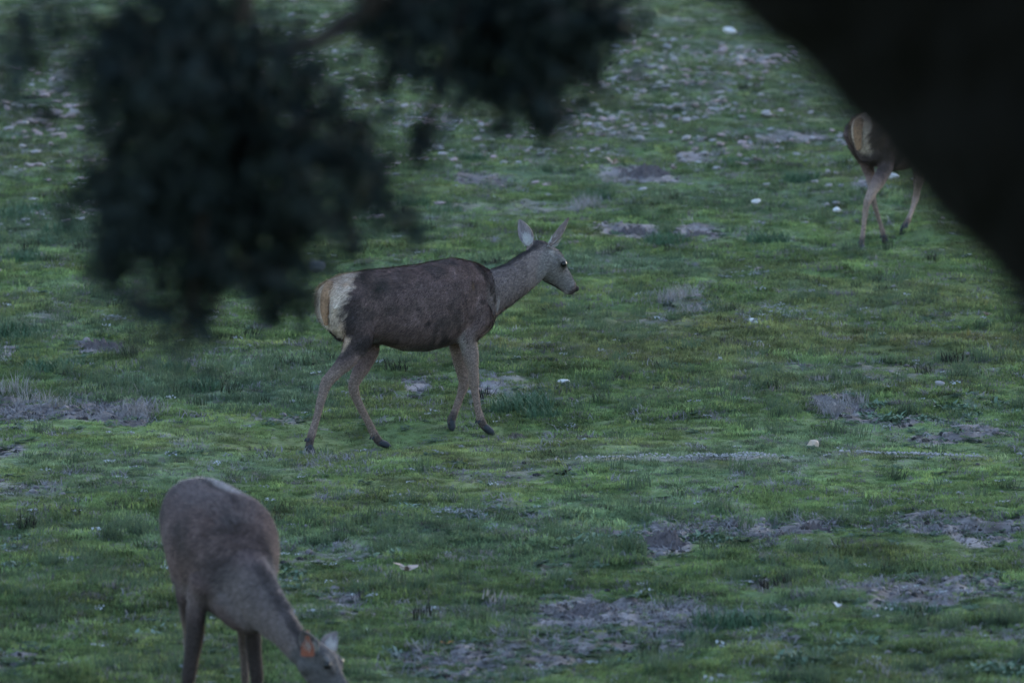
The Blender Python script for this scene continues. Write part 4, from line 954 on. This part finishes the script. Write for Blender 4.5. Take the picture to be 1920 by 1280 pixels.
lim = [[(to((-2.55, 23.2, 5.0)), .12), (to((-1.6, 22.7, 5.25)), .09), (to((-.9, 22.3, 5.15)), .07), (to((-.2, 22.5, 5.2)), .06), (to((.4, 22.8, 5.05)), .03)],
       [(to((-1.4, 22.5, 5.2)), .045), (to(at(420, -60, 22.1)), .032), (to(at(400, 120, 22.1)), .022), (to(at(380, 300, 22.1)), .016), (to(at(375, 450, 22.0)), .010), (to(at(352, 600, 22.0)), .006), (to(at(338, 660, 22.0)), .004)],
       [(to((-.4, 22.4, 5.15)), .035), (to(at(700, -20, 22.5)), .028), (to(at(650, 38, 22.5)), .024), (to(at(600, 75, 22.4)), .020), (to(at(550, 100, 22.3)), .016), (to(at(470, 190, 22.3)), .008)],
       [(to(at(400, 120, 22.1)), .014), (to(at(500, 250, 22.2)), .010), (to(at(530, 400, 22.2)), .008), (to(at(522, 560, 22.2)), .004)],
       [(to(at(380, 200, 22.1)), .012), (to(at(280, 330, 22)), .009), (to(at(250, 460, 21.9)), .006), (to(at(268, 565, 21.8)), .003)],
       [(to(at(500, 250, 22.2)), .010), (to(at(620, 320, 22.2)), .007), (to(at(700, 350, 22.3)), .004), (to(at(745, 425, 22.4)), .002)],
       [(to((.2, 22.7, 5.1)), .03), (to(at(1000, -40, 22.8)), .018), (to(at(990, 60, 22.8)), .012), (to(at(1000, 180, 22.8)), .006), (to(at(1040, 240, 22.8)), .002)],
       [(to(at(870, -40, 22.8)), .016), (to(at(860, 40, 22.7)), .010), (to(at(820, 160, 22.6)), .006), (to(at(800, 270, 22.5)), .003)],
       [(to(at(338, 650, 22)), .003), (to(at(330, 700, 22)), .002), (to(at(322, 730, 22)), .0015)]]
tw = [[(to(a), .005), (to((a + b_) / 2 + np.array([0, 0, .02])), .004), (to(b_), .002)] for (a, b_) in subs if np.linalg.norm(a - b_) > .03]
for ch in lim:
    b = tubes([ch], 10); link('branch', mesh_np('branch', b.V, b.F, M_twig), oak)
b = tubes(tw, 6); tag(link('twigs', mesh_np('twigs', b.V, b.F, M_twig), oak), kind='stuff')

# leaning trunk
YT = 13.0
TX = 3.3; base = np.array([TX, YT + .2, float(base_h(TX, YT + .2))])
lt = empty('leaning_oak', base); tag(lt, 'thick dark leaning tree trunk, out of focus, crossing the top right corner', 'tree')
def tl(p): return np.array(p) - base
edge = [(1215, -180), (1290, -95), (1385, -8), (1432, 42), (1500, 95), (1560, 165), (1640, 232), (1700, 305), (1760, 378), (1840, 440), (1920, 530), (2060, 690)]
path = []
E = [at(px, py, YT) for px, py in edge]
for i, p in enumerate(E):
    d = E[min(i + 1, len(E) - 1)] - E[max(i - 1, 0)]; d /= np.linalg.norm(d)
    nrm = np.array([-d[2], 0, d[0]]); nrm = nrm if nrm[0] > 0 else -nrm
    sm = .34
    path.append((p, nrm))
ds = np.array([p[0] for p in path]); ns = np.array([p[1] for p in path])
for _ in range(6): ns[1:-1] = (ns[:-2] + ns[1:-1] * 2 + ns[2:]) / 4
ns /= np.linalg.norm(ns, axis=1)[:, None]
cen = ds + ns * .312
chain = [(tl((-.10, YT - .05, 6.9)), .20), (tl((.15, YT - .05, 6.15)), .27)] + [(tl(c), .335) for c in cen] + [(tl((2.4, YT + .1, 3.75)), .36), (tl((3.05, YT + .2, 3.1)), .42), (tl((3.35, YT + .2, base[2] - .1)), .52)]
b = Body()
P_ = [c for c, r in chain]; 
b.tube([(c, r, r) for c, r in chain], side=np.array([.1, 1, .05]), n=40, dens=6)
VV = np.array(b.V); 
nz = .040 * fbm(VV[:, 0] * 3.2 + VV[:, 1] * 3, VV[:, 2] * 3.2, 4)
cc_ = np.array(P_); dd = np.linalg.norm(VV[:, None, :] - cc_[None], axis=2).argmin(1); rad = VV - cc_[dd]; rad /= np.linalg.norm(rad, axis=1)[:, None]
VV = VV + rad * nz[:, None]
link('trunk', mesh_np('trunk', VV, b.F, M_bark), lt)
lb = [[(tl((.25, YT, 6.0)), .14), (tl((-.3, YT + .2, 6.5)), .10), (tl((-1.0, YT + .6, 7.2)), .07)], [(tl((1.2, YT, 5.9)), .18), (tl((2.0, YT + .3, 6.9)), .12), (tl((2.8, YT + .5, 7.8)), .07)], [(tl((2.9, YT, 4.0)), .18), (tl((3.6, YT - .6, 5.2)), .13), (tl((4.0, YT - 1, 6.5)), .08)]]
for ch in lb:
    b = tubes([ch], 14); link('limb', mesh_np('limb', b.V, b.F, M_bark), lt)
cp = above_view(shade_crown_pts([(1.2, YT, 7.6, 2.6, 2.4, 1.2), (3.4, YT - .8, 7.0, 2.2, 2.6, 1.5), (-.8, YT + .3, 7.4, 2.0, 2.2, 1.0), (1.2, YT - 3.2, 7.5, 2.8, 2.0, 1.1), (4.6, YT - .5, 5.4, 1.3, 2.0, 1.6), (2.4, YT - 1.0, 6.1, .9, 1.2, .7), (0, 4.5, 8.0, 5, 4, 1.2), (0, -4.5, 7.2, 6, 2.0, 3.0), (-6, 1, 7, 2.0, 5, 2.6), (6, 2, 7, 2.0, 6, 2.6), (-5, 8, 7.6, 2.2, 3.5, 1.6), (5.5, 9, 6.4, 1.6, 3, 2.2), (0, -3.5, 5.0, 6, 1.3, 1.6)], .85), .5)
V, F = leaves(cp - base, .13, .075); link('shade_crown', mesh_np('shade_crown', V, F, M_leaf, False), lt)  # unseen leaf shell over and behind the camera, added to darken trunk and foliage
